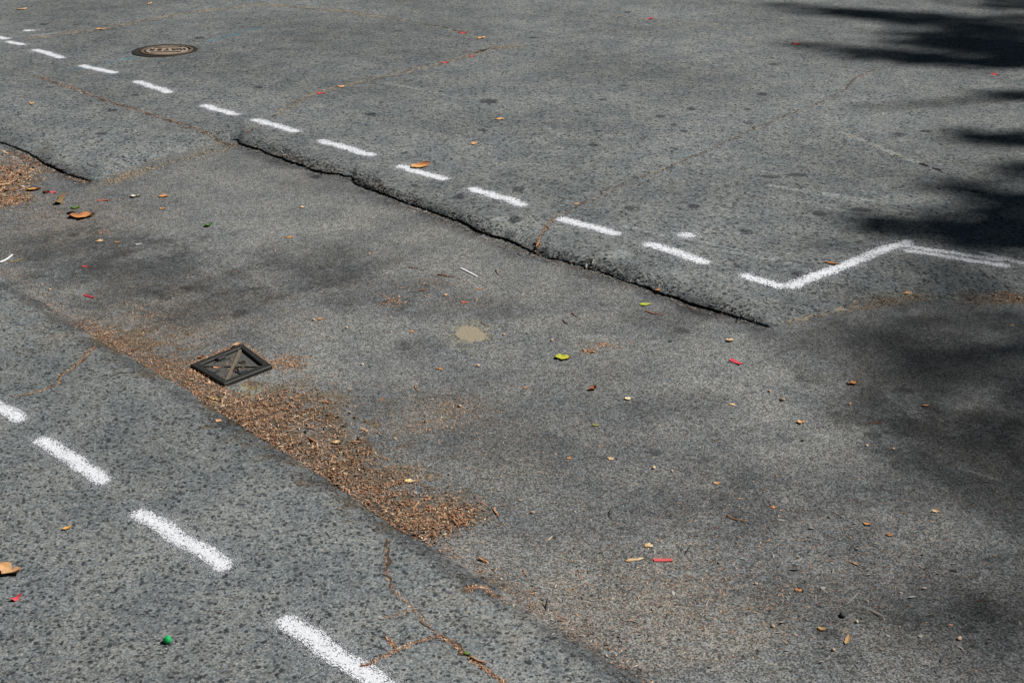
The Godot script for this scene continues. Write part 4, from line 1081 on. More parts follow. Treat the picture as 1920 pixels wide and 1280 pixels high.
	along([Vector2(-0.1530, -2.3787), Vector2(-0.1953, -2.3565), Vector2(-0.2313, -2.3309), Vector2(-0.2643, -2.3023), Vector2(-0.2998, -2.2741)], 0.006, 420, 0.0015, 0.005)
	along([Vector2(-0.2313, -2.3309), Vector2(-0.2466, -2.3602), Vector2(-0.2601, -2.3787)], 0.006, 120, 0.002, 0.005)
	along([Vector2(-0.2734, -2.4435), Vector2(-0.2517, -2.4513), Vector2(-0.2031, -2.4789)], 0.006, 80, 0.0015, 0.004)
	along([Vector2(-0.1039, -2.5522), Vector2(-0.0638, -2.5689), Vector2(-0.0344, -2.5335), Vector2(0.0000, -2.5029)], 0.012, 420, 0.002, 0.005)
	along([Vector2(-1.2768, -3.9009), Vector2(-1.2830, -3.8191), Vector2(-1.2930, -3.7324), Vector2(-1.3155, -3.6714), Vector2(-1.3007, -3.6120)], 0.006, 420, 0.002, 0.005)
	along([Vector2(-1.3007, -3.6120), Vector2(-1.3342, -3.5722), Vector2(-1.4022, -3.5260)], 0.006, 200, 0.0015, 0.004)
	along([Vector2(0.0831, -4.7502), Vector2(0.0987, -4.8703), Vector2(0.1300, -5.0281), Vector2(0.1766, -5.1610)], 0.008, 160, 0.003, 0.008)
	along([Vector2(0.1766, -5.1610), Vector2(0.5188, -5.6627), Vector2(0.8109, -6.0268), Vector2(1.1855, -6.5685), Vector2(1.5635, -7.0358), Vector2(1.7655, -7.3309), Vector2(1.9252, -7.7049), Vector2(2.0973, -7.9347)], 0.010, 800, 0.002, 0.006)
	along([Vector2(-2.6568, -7.7189), Vector2(-2.3537, -7.3952), Vector2(-1.9765, -6.9888), Vector2(-1.6118, -6.6318), Vector2(-1.3017, -6.3065)], 0.022, 800, 0.003, 0.008)
	along([Vector2(-1.3017, -6.3065), Vector2(-1.2319, -6.5685)], 0.012, 60, 0.002, 0.006)
	var gritty := [Color(0.30, 0.26, 0.20), Color(0.36, 0.33, 0.27), Color(0.22, 0.17, 0.12), Color(0.33, 0.22, 0.13)]
	along([Vector2(-3.0811, -8.8484), Vector2(-2.6744, -9.2234), Vector2(-2.3314, -9.7358), Vector2(-1.8104, -10.1621), Vector2(-1.2821, -9.9335), Vector2(-0.7526, -9.5040)], 0.07, 2200, 0.003, 0.009, gritty)
	along([Vector2(0.0825, -8.6023), Vector2(-0.0822, -8.5682), Vector2(-0.4042, -8.0695), Vector2(-0.7993, -7.6493), Vector2(-1.0486, -7.2928), Vector2(-1.1852, -6.8284)], 0.03, 1300, 0.003, 0.008, gritty)
	heap(Vector2(-0.0493, -8.5693), Vector2(0.1315, 0.1020), 420, 0.003, 0.009, gritty, false)
	along([Vector2(-0.1947, -8.4507), Vector2(-0.2873, -8.3039)], 0.03, 60, 0.003, 0.009, gritty)
	along([Vector2(0.8827, -4.1225), Vector2(1.0083, -4.1916), Vector2(1.1255, -4.2483)], 0.02, 260, 0.002, 0.006, gritty)
	along([Vector2(1.1255, -4.2483), Vector2(1.2479, -4.3161), Vector2(1.4042, -4.3657)], 0.045, 1100, 0.002, 0.006, gritty)
	along([Vector2(1.5063, -4.3458), Vector2(1.6076, -4.3260), Vector2(1.7360, -4.3359)], 0.045, 1300, 0.002, 0.006, gritty)
	heap(Vector2(1.6767, -4.3461), Vector2(0.0717, 0.0398), 420, 0.003, 0.008, STRAW, false)
	along([Vector2(-1.7414, -5.6787), Vector2(-1.6785, -5.7851), Vector2(-1.6198, -5.9210), Vector2(-1.4745, -6.1175), Vector2(-1.3148, -6.2968)], 0.05, 700, 0.003, 0.008, gritty)
	along([Vector2(-1.7297, -5.7192), Vector2(-1.6871, -5.8186), Vector2(-1.6245, -5.9210)], 0.06, 420, 0.003, 0.008, gritty)
	along([Vector2(-1.2656, -6.3141), Vector2(-0.6865, -5.7412), Vector2(-0.1220, -5.0221), Vector2(0.0780, -4.7891), Vector2(0.2823, -4.5962), Vector2(0.6003, -4.2675), Vector2(0.8018, -4.0999)], 0.020, 700, 0.002, 0.006, STRAW)
	heap(Vector2(0.9633, -9.3643), Vector2(0.3211, 0.1603), 120, 0.004, 0.010, [Color(0.30, 0.10, 0.08), Color(0.33, 0.2, 0.12), Color(0.4, 0.36, 0.3)], false)
	# bigger crushed leaf pieces and straws in the drift, and dirt lying in the square cover
	heap(Vector2(-0.5062, -3.2736), Vector2(0.2109, 0.2764), 130, 0.006, 0.013, STRAW, true, 0.004)
	heap(Vector2(-0.2052, -2.9080), Vector2(0.1154, 0.0865), 50, 0.006, 0.013, STRAW, true, 0.004)
	heap(Vector2(-0.9930, -3.7394), Vector2(0.1734, 0.1538), 60, 0.005, 0.011, STRAW, true, 0.002)
	heap(Vector2(-2.1243, -5.6770), Vector2(0.1130, 0.3166), 90, 0.010, 0.022, STRAW, true, 0.004)
	heap(Vector2(-0.8332, -3.7736), Vector2(0.0541, 0.0586), 220, 0.002, 0.005, STRAW, true, 0.004)
	sow("leaf_litter", "brown chaff, bark crumbs and straw strewn over the asphalt and in its cracks", "litter", chaff)
	# pale grit and dark crumbs everywhere
	var stones := [Color(0.34, 0.33, 0.31), Color(0.42, 0.41, 0.39), Color(0.06, 0.06, 0.065), Color(0.22, 0.21, 0.2), Color(0.05, 0.05, 0.05)]
	heap(Vector2(0.2651, -3.4919), Vector2(0.8651, 1.0608), 2600, 0.0012, 0.004, stones)
	heap(Vector2(-0.6097, -4.5286), Vector2(0.9325, 0.9786), 1300, 0.0014, 0.0045, stones)
	heap(Vector2(-0.8173, -2.7889), Vector2(1.2, 0.9), 800, 0.0012, 0.0035, stones, false)
	heap(Vector2(-0.1520, -6.4452), Vector2(3.2, 3.2), 1600, 0.002, 0.006, stones, false)
	# crumbs broken from the far edge, and spatter round the mortar
	var crumbs := [Color(0.10, 0.105, 0.105), Color(0.16, 0.165, 0.165), Color(0.06, 0.063, 0.066), Color(0.22, 0.22, 0.21)]
	along([Vector2(-1.2656, -6.3141), Vector2(-0.9331, -5.9501), Vector2(-0.6882, -5.7575), Vector2(-0.4822, -5.4699), Vector2(-0.1220, -5.0221), Vector2(0.0781, -4.7950), Vector2(0.2826, -4.6017), Vector2(0.4885, -4.3909), Vector2(0.6008, -4.2723), Vector2(0.8018, -4.0999)], 0.014, 1500, 0.003, 0.009, crumbs)
	along([Vector2(-1.2525, -6.3653), Vector2(-0.6871, -5.7602), Vector2(-0.4353, -5.4386), Vector2(-0.1228, -5.0739), Vector2(0.0783, -4.8217), Vector2(0.2837, -4.6352), Vector2(0.6048, -4.3175), Vector2(0.8002, -4.1030)], 0.05, 2200, 0.004, 0.010, crumbs)
	along([Vector2(-2.4148, -6.3819), Vector2(-2.0808, -6.0023), Vector2(-1.8032, -5.7251)], 0.02, 500, 0.004, 0.011, crumbs)
	along([Vector2(-1.7460, -4.4253), Vector2(-1.3469, -3.9858), Vector2(-0.7800, -3.3703), Vector2(-0.4156, -2.9598), Vector2(-0.0635, -2.5542), Vector2(0.2670, -2.1928)], 0.035, 1500, 0.002, 0.006, crumbs)
	heap(Vector2(-0.1315, -4.0441), Vector2(0.0742, 0.0967), 420, 0.002, 0.005, [Color(0.30, 0.27, 0.21), Color(0.24, 0.215, 0.165)])
	var flats := [Color(0.26, 0.26, 0.25), Color(0.32, 0.31, 0.29), Color(0.07, 0.075, 0.085), Color(0.22, 0.20, 0.18)]
	heap(Vector2(0.6245, -2.5986), Vector2(0.4857, 0.3986), 420, 0.004, 0.011, flats)
	heap(Vector2(0.2117, -2.4453), Vector2(0.2451, 0.2120), 220, 0.004, 0.010, flats)
	sow("grit", "loose pale and dark grit scattered on the road surfaces", "grit", tinted(0.9, 0.3))

# ---------------------------------------------------------------- single loose things
var leaf_mat: StandardMaterial3D

func leaf(label: String, p: Vector2, long: float, turn: float, wide: float, curl: float, fold: float, colors: Array, torn := 0.3, stalk := 0.0, group := "", lift := 0.0) -> MeshInstance3D:
	var o := put("fallen_leaf", leaf_mesh(long, wide, curl, fold, colors, torn, stalk), leaf_mat, on(p, 0.001 + lift), turn)
	tag(o, label, "leaf", group)
	return o

func twig(label: String, p: Vector2, long: float, turn: float, thick: float, c: Color, bend := 0.1, group := "") -> void:
	tag(put("twig", twig_mesh(long, thick, bend), paint(c.linear_to_srgb(), 0.85, 0.25), on(p, 0.0005), turn), label, "twig", group)

func pebble(label: String, p: Vector2, size: float, c: Color, group := "", flat := 0.7) -> void:
	tag(put("pebble", lump_mesh(Vector3(size * 1.15, size * flat, size * 0.9)), paint(c.linear_to_srgb(), 0.85, 0.3), on(p, -0.0006), rng.randf() * TAU), label, "pebble", group)

func scrap(called: String, label: String, category: String, p: Vector2, long: float, turn: float, wide: float, c: Color, bend := 0.08, twist := 0.3, torn := 0.3, group := "", thick := 0.0012) -> void:
	tag(put(called, strip_mesh(long, wide, thick, bend, twist, torn), paint(c.linear_to_srgb(), 0.8, 0.3), on(p, 0.0008), turn), label, category, group)

func loose_things() -> void:
	rng.seed = 1234
	leaf_mat = tinted(0.75, 0.3)
	leaf_mat.backlight_enabled = true
	leaf_mat.backlight = Color(0.25, 0.2, 0.12)
	var tan_ := Color(0.46, 0.26, 0.12); var orange := Color(0.50, 0.21, 0.08); var brown := Color(0.30, 0.13, 0.06); var dark := Color(0.07, 0.02, 0.012)
	var cream := Color(0.66, 0.56, 0.36); var lime := Color(0.30, 0.36, 0.04); var yellow := Color(0.55, 0.42, 0.10); var green := Color(0.06, 0.14, 0.03)
	var red := Color(0.42, 0.045, 0.055); var pale := Color(0.45, 0.42, 0.37)
	# leaves that can be told apart
	leaf("large dry orange-brown leaf with a green leaf curled on top", Vector2(-1.7032, -5.2479), 0.0985, 0.1407, 0.075, 0.10, 0.20, [brown, orange, tan_], 0.45)
	leaf("small green leaf curled up on the large orange-brown leaf", Vector2(-1.7427, -5.2966), 0.0370, 0.3886, 0.040, 0.25, 0.45, [green, Color(0.16, 0.28, 0.06)], 0.2, 0.0, "", 0.014)
	leaf("tan leaf with a dark red tip lying on a white paint dash", Vector2(-0.3998, -5.8782), 0.1088, 0.9061, 0.070, 0.10, 0.12, [tan_, Color(0.50, 0.33, 0.14), orange, dark], 0.25)
	leaf("curled yellow and orange leaf beside the straw heap", Vector2(-2.0133, -5.6182), 0.0564, 0.1385, 0.036, 0.10, 0.40, [yellow, orange, Color(0.40, 0.10, 0.03)], 0.2)
	leaf("torn yellow-green leaf on the pale silt of the repair", Vector2(0.1546, -3.8544), 0.0481, -0.2555, 0.040, 0.08, 0.20, [lime, Color(0.42, 0.42, 0.05), yellow], 0.45)
	leaf("narrow lime green leaf lying below the broken edge", Vector2(0.4437, -4.2941), 0.0398, 0.1227, 0.026, 0.04, 0.12, [lime, Color(0.40, 0.46, 0.10)], 0.15)
	leaf("cream leaf with a thin stalk on bare fine asphalt", Vector2(0.3301, -3.5588), 0.0188, 0.1898, 0.020, 0.12, 0.2, [cream, Color(0.75, 0.66, 0.45)], 0.4, 0.012)
	leaf("dry light brown leaf folded like a hand on the coarse asphalt", Vector2(-1.1153, -2.6301), 0.0713, -0.5474, 0.034, 0.18, 0.30, [tan_, Color(0.52, 0.32, 0.17), tan_], 0.7)
	leaf("small ochre leaf on the coarse asphalt beside the paint dashes", Vector2(-1.0415, -2.8167), 0.0253, 0.7398, 0.012, 0.20, 0.25, [Color(0.50, 0.28, 0.06), Color(0.55, 0.33, 0.10)], 0.3)
	leaf("pale yellow leaf at the lip of the litter drift beside the square cover", Vector2(-0.8480, -3.5553), 0.0443, -0.5937, 0.012, 0.10, 0.2, [cream, yellow], 0.4)
	leaf("pale yellow leaf lying at the outer rim of the litter drift", Vector2(-0.2561, -3.0708), 0.0273, -0.4201, 0.018, 0.10, 0.2, [Color(0.60, 0.48, 0.20), cream], 0.5)
	leaf("tan leaf stub standing in the litter drift", Vector2(-0.4651, -3.2821), 0.0283, 0.4531, 0.018, 0.15, 0.3, [tan_, cream], 0.5)
	leaf("dark green and white leaf with a pale streak on the patchy repair", Vector2(-1.1795, -5.1295), 0.0412, 0.9370, 0.026, 0.18, 0.5, [green, Color(0.12, 0.2, 0.06)], 0.3)
	leaf("crumpled whitish leaf on the repair below the broken corner", Vector2(-1.5586, -5.5185), 0.0505, 0.4647, 0.030, 0.14, 0.3, [pale, Color(0.55, 0.52, 0.46), Color(0.2, 0.18, 0.15)], 0.9)
	leaf("small square orange leaf on the repair below the broken corner", Vector2(-1.4444, -5.5261), 0.0379, -0.2009, 0.040, 0.08, 0.12, [orange, tan_], 0.4)
	leaf("small reddish leaf caught on the long slanting paint stroke", Vector2(1.1275, -4.6100), 0.0545, -0.5375, 0.016, 0.08, 0.3, [brown, orange, brown], 0.4)
	leaf("brown leaf caught on the lip of the broken edge", Vector2(0.5001, -4.3985), 0.0309, 0.5157, 0.016, 0.1, 0.3, [orange, brown], 0.3)
	leaf("tan leaf on the fine asphalt below the flush edge of the road", Vector2(0.6819, -3.9793), 0.0282, 0.4717, 0.022, 0.15, 0.3, [tan_, cream], 0.4)
	leaf("ragged tan leaf star on the pale silt beside the dark patches", Vector2(0.7920, -3.4101), 0.0255, 0.2617, 0.020, 0.14, 0.25, [tan_, Color(0.58, 0.38, 0.22)], 0.9)
	leaf("brown twisted leaf on the darker part of the repair", Vector2(0.9929, -3.6642), 0.0345, 0.5697, 0.022, 0.16, 0.35, [brown, tan_], 0.6)
	leaf("thin orange leaf edge standing on the darkest patch of the repair", Vector2(1.1651, -3.5150), 0.0255, -0.0000, 0.008, 0.06, 0.5, [Color(0.56, 0.30, 0.16), orange], 0.2)
	leaf("curled rust leaf with its fragment on bare fine asphalt", Vector2(0.2332, -3.6291), 0.0285, 0.8814, 0.020, 0.25, 0.5, [Color(0.34, 0.12, 0.06), brown], 0.5)
	leaf("bright orange leaf scrap in the thin scatter over the repair", Vector2(0.8447, -2.8608), 0.0205, -0.5056, 0.012, 0.12, 0.2, [Color(0.50, 0.26, 0.10), tan_], 0.4)
	leaf("slender yellow leaf lying crosswise in the thin scatter", Vector2(0.6933, -2.3952), 0.0370, 1.1465, 0.010, 0.06, 0.25, [Color(0.40, 0.30, 0.14), tan_], 0.2)
	leaf("dull yellow leaf scrap beside a dark oil spot", Vector2(0.6488, -2.4330), 0.0193, -0.6407, 0.012, 0.08, 0.2, [Color(0.42, 0.30, 0.12), brown], 0.4)
	leaf("green leaf sprig wedged in the branching soil crack", Vector2(-0.0894, -2.3157), 0.0150, -0.6393, 0.009, 0.2, 0.4, [green, Color(0.16, 0.30, 0.05)], 0.2)
	leaf("small olive leaf fragment on bare fine asphalt", Vector2(0.2281, -3.3871), 0.0210, -0.3158, 0.010, 0.05, 0.2, [Color(0.22, 0.26, 0.06), Color(0.3, 0.28, 0.1)], 0.5)
	leaf("dead leaf sliver with a stalk in the thin scatter", Vector2(0.7758, -2.6840), 0.0184, -0.8186, 0.006, 0.10, 0.3, [tan_, Color(0.5, 0.34, 0.2)], 0.2, 0.020)
	leaf("tan leaf scrap stuck to the frame of the square cover", Vector2(-0.8481, -3.9285), 0.0295, 0.7870, 0.014, 0.1, 0.2, [Color(0.62, 0.42, 0.26), tan_], 0.4, 0.0, "", 0.008)
	leaf("pink-brown seed husk beside the frame of the square cover", Vector2(-0.9413, -3.8423), 0.0160, 0.8596, 0.016, 0.3, 0.5, [Color(0.62, 0.36, 0.26), brown], 0.3)
	# look-alike leaf scraps on the old road
	var ga := "leaf scraps on the old road"
	for q in [[Vector2(-0.0618, -6.7179), 0.0364, -0.6422, 0.045], [Vector2(-0.1753, -6.2631), 0.0314, -0.3108, 0.045], [Vector2(-0.9259, -7.4606), 0.0412, 0.6931, 0.06], [Vector2(-0.1953, -8.8755), 0.0419, -0.4484, 0.08], [Vector2(-2.7060, -9.1847), 0.0547, -0.7860, 0.06], [Vector2(1.3369, -4.3754), 0.0298, 0.5380, 0.02], [Vector2(-2.4757, -7.0536), 0.0241, 0.5166, 0.06], [Vector2(-2.6173, -10.1621), 0.0270, -0.0000, 0.08], [Vector2(-3.4728, -9.9447), 0.0437, -0.5388, 0.08], [Vector2(0.2583, -5.3216), 0.0188, -0.8664, 0.02]]:
		leaf("small tan leaf scrap lying alone on the old coarse road", q[0], q[1], q[2], q[3], 0.05, 0.10, [tan_, Color(0.58, 0.38, 0.22)], 0.8, 0.0, ga)
	var gb := "leaf scraps on the repair"
	for q in [[Vector2(-0.8436, -4.9935), 0.0258, 0.8281, 0.02], [Vector2(-0.8477, -5.3712), 0.0218, 0.3364, 0.025], [Vector2(-1.4125, -5.3604), 0.0287, -0.5229, 0.02], [Vector2(-1.5554, -4.9558), 0.0266, -0.2371, 0.02], [Vector2(-1.4820, -4.9402), 0.0261, -0.0000, 0.016], [Vector2(-0.6206, -4.1637), 0.0238, 0.8911, 0.012], [Vector2(-0.2144, -3.7670), 0.0257, -0.8590, 0.012], [Vector2(0.6199, -3.5167), 0.0182, -0.6084, 0.012], [Vector2(0.0408, -3.6364), 0.0184, -0.4104, 0.012], [Vector2(0.2558, -3.1883), 0.0176, -0.7360, 0.01], [Vector2(0.8841, -2.8107), 0.0170, -0.7893, 0.012], [Vector2(0.6366, -2.9419), 0.0142, -0.0000, 0.01], [Vector2(0.6279, -2.5808), 0.0186, -0.3470, 0.010], [Vector2(0.3158, -2.7619), 0.0200, -0.4891, 0.014], [Vector2(0.5148, -3.0597), 0.0138, -0.4129, 0.012], [Vector2(0.2783, -2.7009), 0.0459, 0.2491, 0.008], [Vector2(-0.1105, -4.4395), 0.0171, 0.3059, 0.010], [Vector2(-0.2223, -4.3859), 0.0145, 0.7706, 0.012], [Vector2(1.0226, -2.9213), 0.0154, -1.5176, 0.012], [Vector2(1.6026, -4.1044), 0.0127, -0.7889, 0.012], [Vector2(-0.3181, -4.0597), 0.0167, -0.5597, 0.010], [Vector2(0.1487, -3.1913), 0.0136, -0.4508, 0.010]]:
		leaf("small orange-brown leaf scrap lying on the fine asphalt repair", q[0], q[1], q[2], q[3] * rng.randf_range(0.8, 1.3), 0.03, rng.randf_range(0.03, 0.14), [[orange, tan_], [tan_, cream], [brown, tan_], [Color(0.36, 0.22, 0.13), brown]][rng.randi() % 4], 0.9, 0.0, gb)
	# twigs and straws
	twig("brown twig in the sparse litter beside the white straw", Vector2(-0.2321, -4.5663), 0.0668, -0.4172, 0.0022, Color(0.20, 0.08, 0.04), 0.03)
	twig("short reddish twig lying parallel to the brown twig", Vector2(-0.3517, -4.6488), 0.0391, -0.4430, 0.0018, Color(0.30, 0.14, 0.07), 0.05)
	twig("stubby rust twig above the pale mortar patch", Vector2(-0.3032, -4.4240), 0.0275, 0.1875, 0.0024, Color(0.30, 0.13, 0.06), 0.05)
	twig("thin dark twig with a pale husk at its tip", Vector2(-0.0480, -4.5911), 0.0900, -1.3300, 0.0013, Color(0.13, 0.08, 0.035), 0.06)
	twig("orange-brown twig beside the lime green leaf", Vector2(0.4626, -4.2128), 0.0670, -0.6853, 0.0022, Color(0.34, 0.10, 0.04), 0.08)
	twig("short brown twig on pale silt below the broken edge", Vector2(0.2084, -4.1871), 0.0615, -1.1446, 0.0016, Color(0.26, 0.15, 0.08), 0.05)
	twig("tiny black-brown twig beside the pale silt", Vector2(0.1701, -4.1362), 0.0386, -1.2419, 0.0016, Color(0.10, 0.05, 0.03), 0.05)
	twig("small brown twig touching the rim of the mortar patch", Vector2(-0.0891, -4.1180), 0.0438, -0.9739, 0.0013, Color(0.22, 0.09, 0.05), 0.1)
	twig("forked orange twig on the dark patch of the repair", Vector2(0.5345, -2.8833), 0.0502, -0.6441, 0.0018, Color(0.36, 0.16, 0.06), 0.12)
	twig("twin red-brown pine needles over a dark spot", Vector2(0.9962, -3.4084), 0.0418, 0.0789, 0.0012, Color(0.28, 0.11, 0.06), 0.06)
	twig("bent straw standing out of the brown drift on the repair", Vector2(-0.2730, -3.6257), 0.0682, -1.3040, 0.0012, Color(0.45, 0.25, 0.12), 0.15)
	twig("long orange straw standing up in the litter drift", Vector2(-0.1346, -2.8685), 0.0610, -1.3662, 0.0016, Color(0.48, 0.22, 0.08), 0.06)
	twig("bright orange wood chip at the littered edge", Vector2(-0.0665, -2.6953), 0.0267, -0.7420, 0.0026, Color(0.55, 0.26, 0.10), 0.02)
	twig("yellowish straw lying beside the white straw at the dark edge", Vector2(-1.7899, -4.7282), 0.0521, 0.8835, 0.0022, Color(0.30, 0.22, 0.08), 0.04)
	twig("long pale reed sticking out of the straw heap", Vector2(-2.1607, -5.7133), 0.1015, 1.0550, 0.0032, Color(0.46, 0.30, 0.18), 0.06)
	twig("short pale reed lying in the straw heap", Vector2(-2.1504, -5.6223), 0.0789, 1.4219, 0.0032, Color(0.48, 0.31, 0.18), 0.03)
	twig("dead brown stick in the branching soil crack", Vector2(-0.0664, -2.2917), 0.0377, -0.5947, 0.0026, Color(0.40, 0.22, 0.12), 0.05)
	twig("brown straw lying in the soil crack beside the last dash", Vector2(-0.2900, -2.2768), 0.0182, 0.2913, 0.0020, Color(0.24, 0.10, 0.05), 0.05)
	twig("brown straw upright in the crack at the broken edge", Vector2(0.0963, -4.8401), 0.0855, 1.4614, 0.0028, Color(0.40, 0.20, 0.09), 0.05)
	twig("dark thread of tar curled on the fine asphalt", Vector2(0.2374, -2.8985), 0.0421, -1.2962, 0.0012, Color(0.02, 0.02, 0.02), 0.25)
	twig("pale grass stem stretched over the fine asphalt", Vector2(0.7627, -2.6953), 0.0244, -0.8302, 0.0008, Color(0.52, 0.36, 0.22), 0.04)
	# paper, plastic and other scraps
	scrap("straw_stick", "straight white plastic stick lying on the fine asphalt", "stick", Vector2(-0.1519, -4.6021), 0.1069, -0.9642, 0.0046, Color(0.82, 0.82, 0.88), 0.0, 0.0, 0.0, "", 0.0030)
	scrap("straw_stick", "bent white plastic straw at the dark edge of the repair", "stick", Vector2(-1.8352, -4.7428), 0.0832, 1.3383, 0.0050, Color(0.80, 0.80, 0.84), 0.05, 0.2, 0.0, "", 0.0030)
	scrap("paper_strip", "pinkish red paper strip in the thin scatter over the repair", "paper", Vector2(0.3429, -2.6998), 0.0423, -0.0000, 0.011, Color(0.52, 0.085, 0.09), 0.02, 0.15, 0.15)
	scrap("paper_strip", "short red paper oblong on the pale silt", "paper", Vector2(0.6733, -3.8103), 0.0447, -0.9288, 0.016, Color(0.50, 0.06, 0.09), 0.04, 0.3, 0.1)
	scrap("paper_strip", "red and white striped stub beside the white powder stain", "paper", Vector2(-1.4279, -4.3633), 0.0482, -0.5455, 0.008, Color(0.45, 0.03, 0.06), 0.02, 0.2, 0.1)
	scrap("paper_strip", "thin dull red sliver above the white powder stain", "paper", Vector2(-1.5193, -4.6543), 0.0306, -0.1837, 0.010, Color(0.36, 0.06, 0.05), 0.05, 0.5, 0.5)
	scrap("paper_strip", "crumpled pinkish red wrapper on the coarse asphalt", "paper", Vector2(-1.0619, -2.5172), 0.0224, 1.1440, 0.012, Color(0.52, 0.07, 0.09), 0.20, 0.8, 0.3)
	scrap("paper_strip", "red-brown flat scrap below the broken corner of the road", "paper", Vector2(-1.6782, -5.4588), 0.0424, 0.1754, 0.022, Color(0.30, 0.09, 0.07), 0.03, 0.2, 0.5)
	scrap("paper_strip", "tiny red scrap beside the dark stem in the straw", "paper", Vector2(-1.9207, -5.5795), 0.0214, 0.3679, 0.030, Color(0.46, 0.08, 0.10), 0.04, 0.3, 0.5)
	scrap("paper_strip", "faint red scrap above the mortar patch", "paper", Vector2(-0.1594, -4.3112), 0.0196, -0.0000, 0.018, Color(0.34, 0.11, 0.07), 0.03, 0.2, 0.6)
	var gr := "red scraps in the road joints"
	for q in [[Vector2(-1.0125, -7.2991), 0.0456, 0.2815, 0.03], [Vector2(-0.3925, -8.0848), 0.0472, 0.7034, 0.03], [Vector2(-0.3178, -9.0417), 0.0450, 0.4310, 0.05], [Vector2(-0.2400, -8.2640), 0.0270, 0.6297, 0.03], [Vector2(1.7712, -8.6540), 0.0398, -0.0000, 0.06], [Vector2(0.9455, -9.5558), 0.0342, -0.6537, 0.05], [Vector2(2.7264, -7.7683), 0.0547, -0.8922, 0.03]]:
		scrap("paper_strip", "small red paper scrap lying on the old road", "paper", q[0], q[1], q[2], q[3], red, 0.06, 0.4, 0.5, gr)
	scrap("bark_chip", "olive bark chip standing crosswise beside the straw heap", "bark", Vector2(-1.8533, -5.4556), 0.1193, 1.7042, 0.024, Color(0.20, 0.14, 0.07), 0.08, 0.6, 0.3, "", 0.003)
	scrap("bark_chip", "dark brown stem stub beside the yellow leaf", "bark", Vector2(-1.9485, -5.5756), 0.0202, 0.8659, 0.020, Color(0.09, 0.035, 0.02), 0.02, 0.2, 0.3, "", 0.008)
	scrap("bark_chip", "flat tan chip lying alone on the coarse asphalt", "bark", Vector2(-0.7974, -3.3817), 0.0156, 0.2112, 0.014, Color(0.55, 0.30, 0.18), 0.02, 0.1, 0.4, "", 0.002)
	scrap("bark_chip", "pale flake on the dark patch of the repair", "bark", Vector2(-1.3952, -4.9093), 0.0242, 0.5320, 0.014, Color(0.32, 0.33, 0.34), 0.02, 0.2, 0.3, "", 0.002)
	scrap("bark_chip", "orange seed wing fallen in the upper lid of the square cover", "bark", Vector2(-0.8769, -3.7689), 0.0251, 0.3157, 0.010, Color(0.55, 0.30, 0.18), 0.02, 0.2, 0.5, "", 0.003)
	var bead := put("plastic_bead", lathe(PackedVector2Array([Vector2(0.0065, 0.0), Vector2(0.0085, 0.0025), Vector2(0.0088, 0.005), Vector2(0.0078, 0.0085), Vector2(0.0056, 0.0115), Vector2(0.0028, 0.013), Vector2(0.0003, 0.0134)]), 24), paint(lin(0.01, 0.36, 0.10), 0.25, 0.6), on(Vector2(-0.7021, -2.3620), 0.0008))
	tag(bead, "shiny bright green plastic bead on the coarse asphalt", "bead")
	# stones
	pebble("round pale pebble casting a dark shadow on the silt", Vector2(0.7669, -3.5465), 0.014, Color(0.34, 0.27, 0.20))
	pebble("dark flat stone pressed into the pale silt", Vector2(0.4942, -3.9814), 0.015, Color(0.035, 0.04, 0.05), "", 0.25)
	pebble("dark angular stone in the thin scatter over the repair", Vector2(0.7019, -2.4818), 0.016, Color(0.05, 0.055, 0.06), "", 0.6)
	pebble("dark pebble stuck beside the pale crusts of silt", Vector2(0.7753, -3.3008), 0.011, Color(0.02, 0.02, 0.02), "", 0.4)
	pebble("square orange pebble on the dark patch of the repair", Vector2(0.9524, -3.5254), 0.010, Color(0.46, 0.26, 0.14))
	pebble("grey pebble on the silt below the broken edge", Vector2(0.0489, -4.0421), 0.009, Color(0.36, 0.36, 0.37))
	var gp := "pale pebbles on the repair"
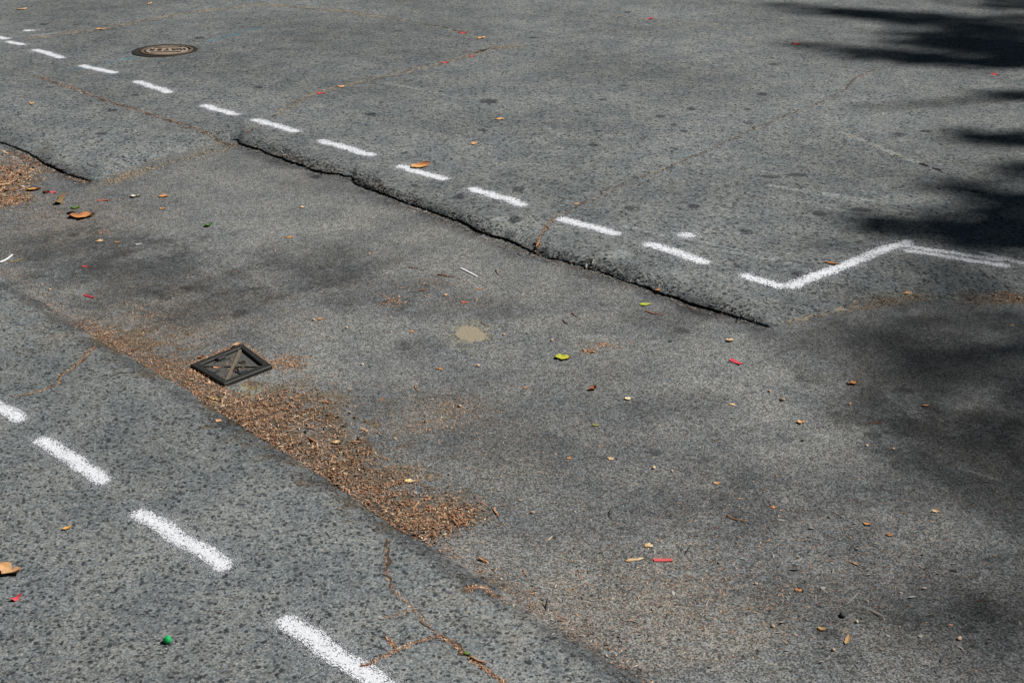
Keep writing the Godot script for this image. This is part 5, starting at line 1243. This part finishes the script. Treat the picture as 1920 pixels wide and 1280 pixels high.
	for q in [Vector2(-0.8735, -4.8366), Vector2(-0.5274, -4.0864), Vector2(-0.6412, -4.1499), Vector2(-0.0252, -4.0290), Vector2(0.1249, -3.9857), Vector2(-0.4495, -3.8003), Vector2(-0.1466, -3.5081), Vector2(-0.1021, -3.7885), Vector2(0.0501, -2.9085), Vector2(-1.6198, -4.4680), Vector2(-1.5780, -4.4215), Vector2(-0.3837, -4.0553), Vector2(0.5081, -3.0597), Vector2(0.5385, -2.6052), Vector2(0.3628, -3.1358), Vector2(0.4074, -3.1186), Vector2(-0.5239, -4.8009), Vector2(-0.2255, -4.3758), Vector2(-0.2934, -4.3657), Vector2(0.7390, -3.6036), Vector2(1.0068, -3.2544), Vector2(0.9408, -3.2728), Vector2(0.6565, -2.3598), Vector2(0.7270, -2.4582), Vector2(0.5482, -2.4446), Vector2(0.9245, -2.3969)]:
		pebble("small cream pebble lying on the fine asphalt repair", q, rng.randf_range(0.007, 0.011), Color(0.50, 0.38, 0.27) * rng.randf_range(0.8, 1.15), gp, 0.75)
	# the dried mortar spill
	var v := PackedVector3Array(); var ix := PackedInt32Array(); var n := PackedVector3Array()
	var mid := Vector2(-0.1315, -4.0421)
	var base := on(mid)
	for i in 7:
		for k in 48:
			var an := TAU * k / 48.0
			var e := 1.0 + 0.10 * noise.get_noise_2d(cos(an) * 60.0 + 7.0, sin(an) * 60.0) + 0.16 * noise.get_noise_2d(cos(an) * 520.0, sin(an) * 520.0)
			var r := e * i / 6.0
			var p := mid + Vector2(0.046 * r * cos(an) + 0.012 * r * sin(an), 0.066 * r * sin(an))
			v.append(on(p, 0.0034 * sqrt(maxf(0.0, 1.0 - pow(i / 6.0, 3.0))) - 0.0003 + 0.0006 * noise.get_noise_2d(p.x * 5000.0, p.y * 5000.0)) - base)
			n.append(Vector3.UP)
	for i in 6:
		for k in 48:
			var a := i * 48 + k; var b := i * 48 + (k + 1) % 48
			ix.append_array(PackedInt32Array([a, a + 48, b, b, a + 48, b + 48]))
	var mortar := worn(lin(0.27, 0.235, 0.175), lin(0.20, 0.17, 0.125), 0.95, 16.0)
	tag(put("mortar_patch", raw(v, n, ix), mortar, base), "flat beige patch of dried mortar on the fine asphalt", "mortar")
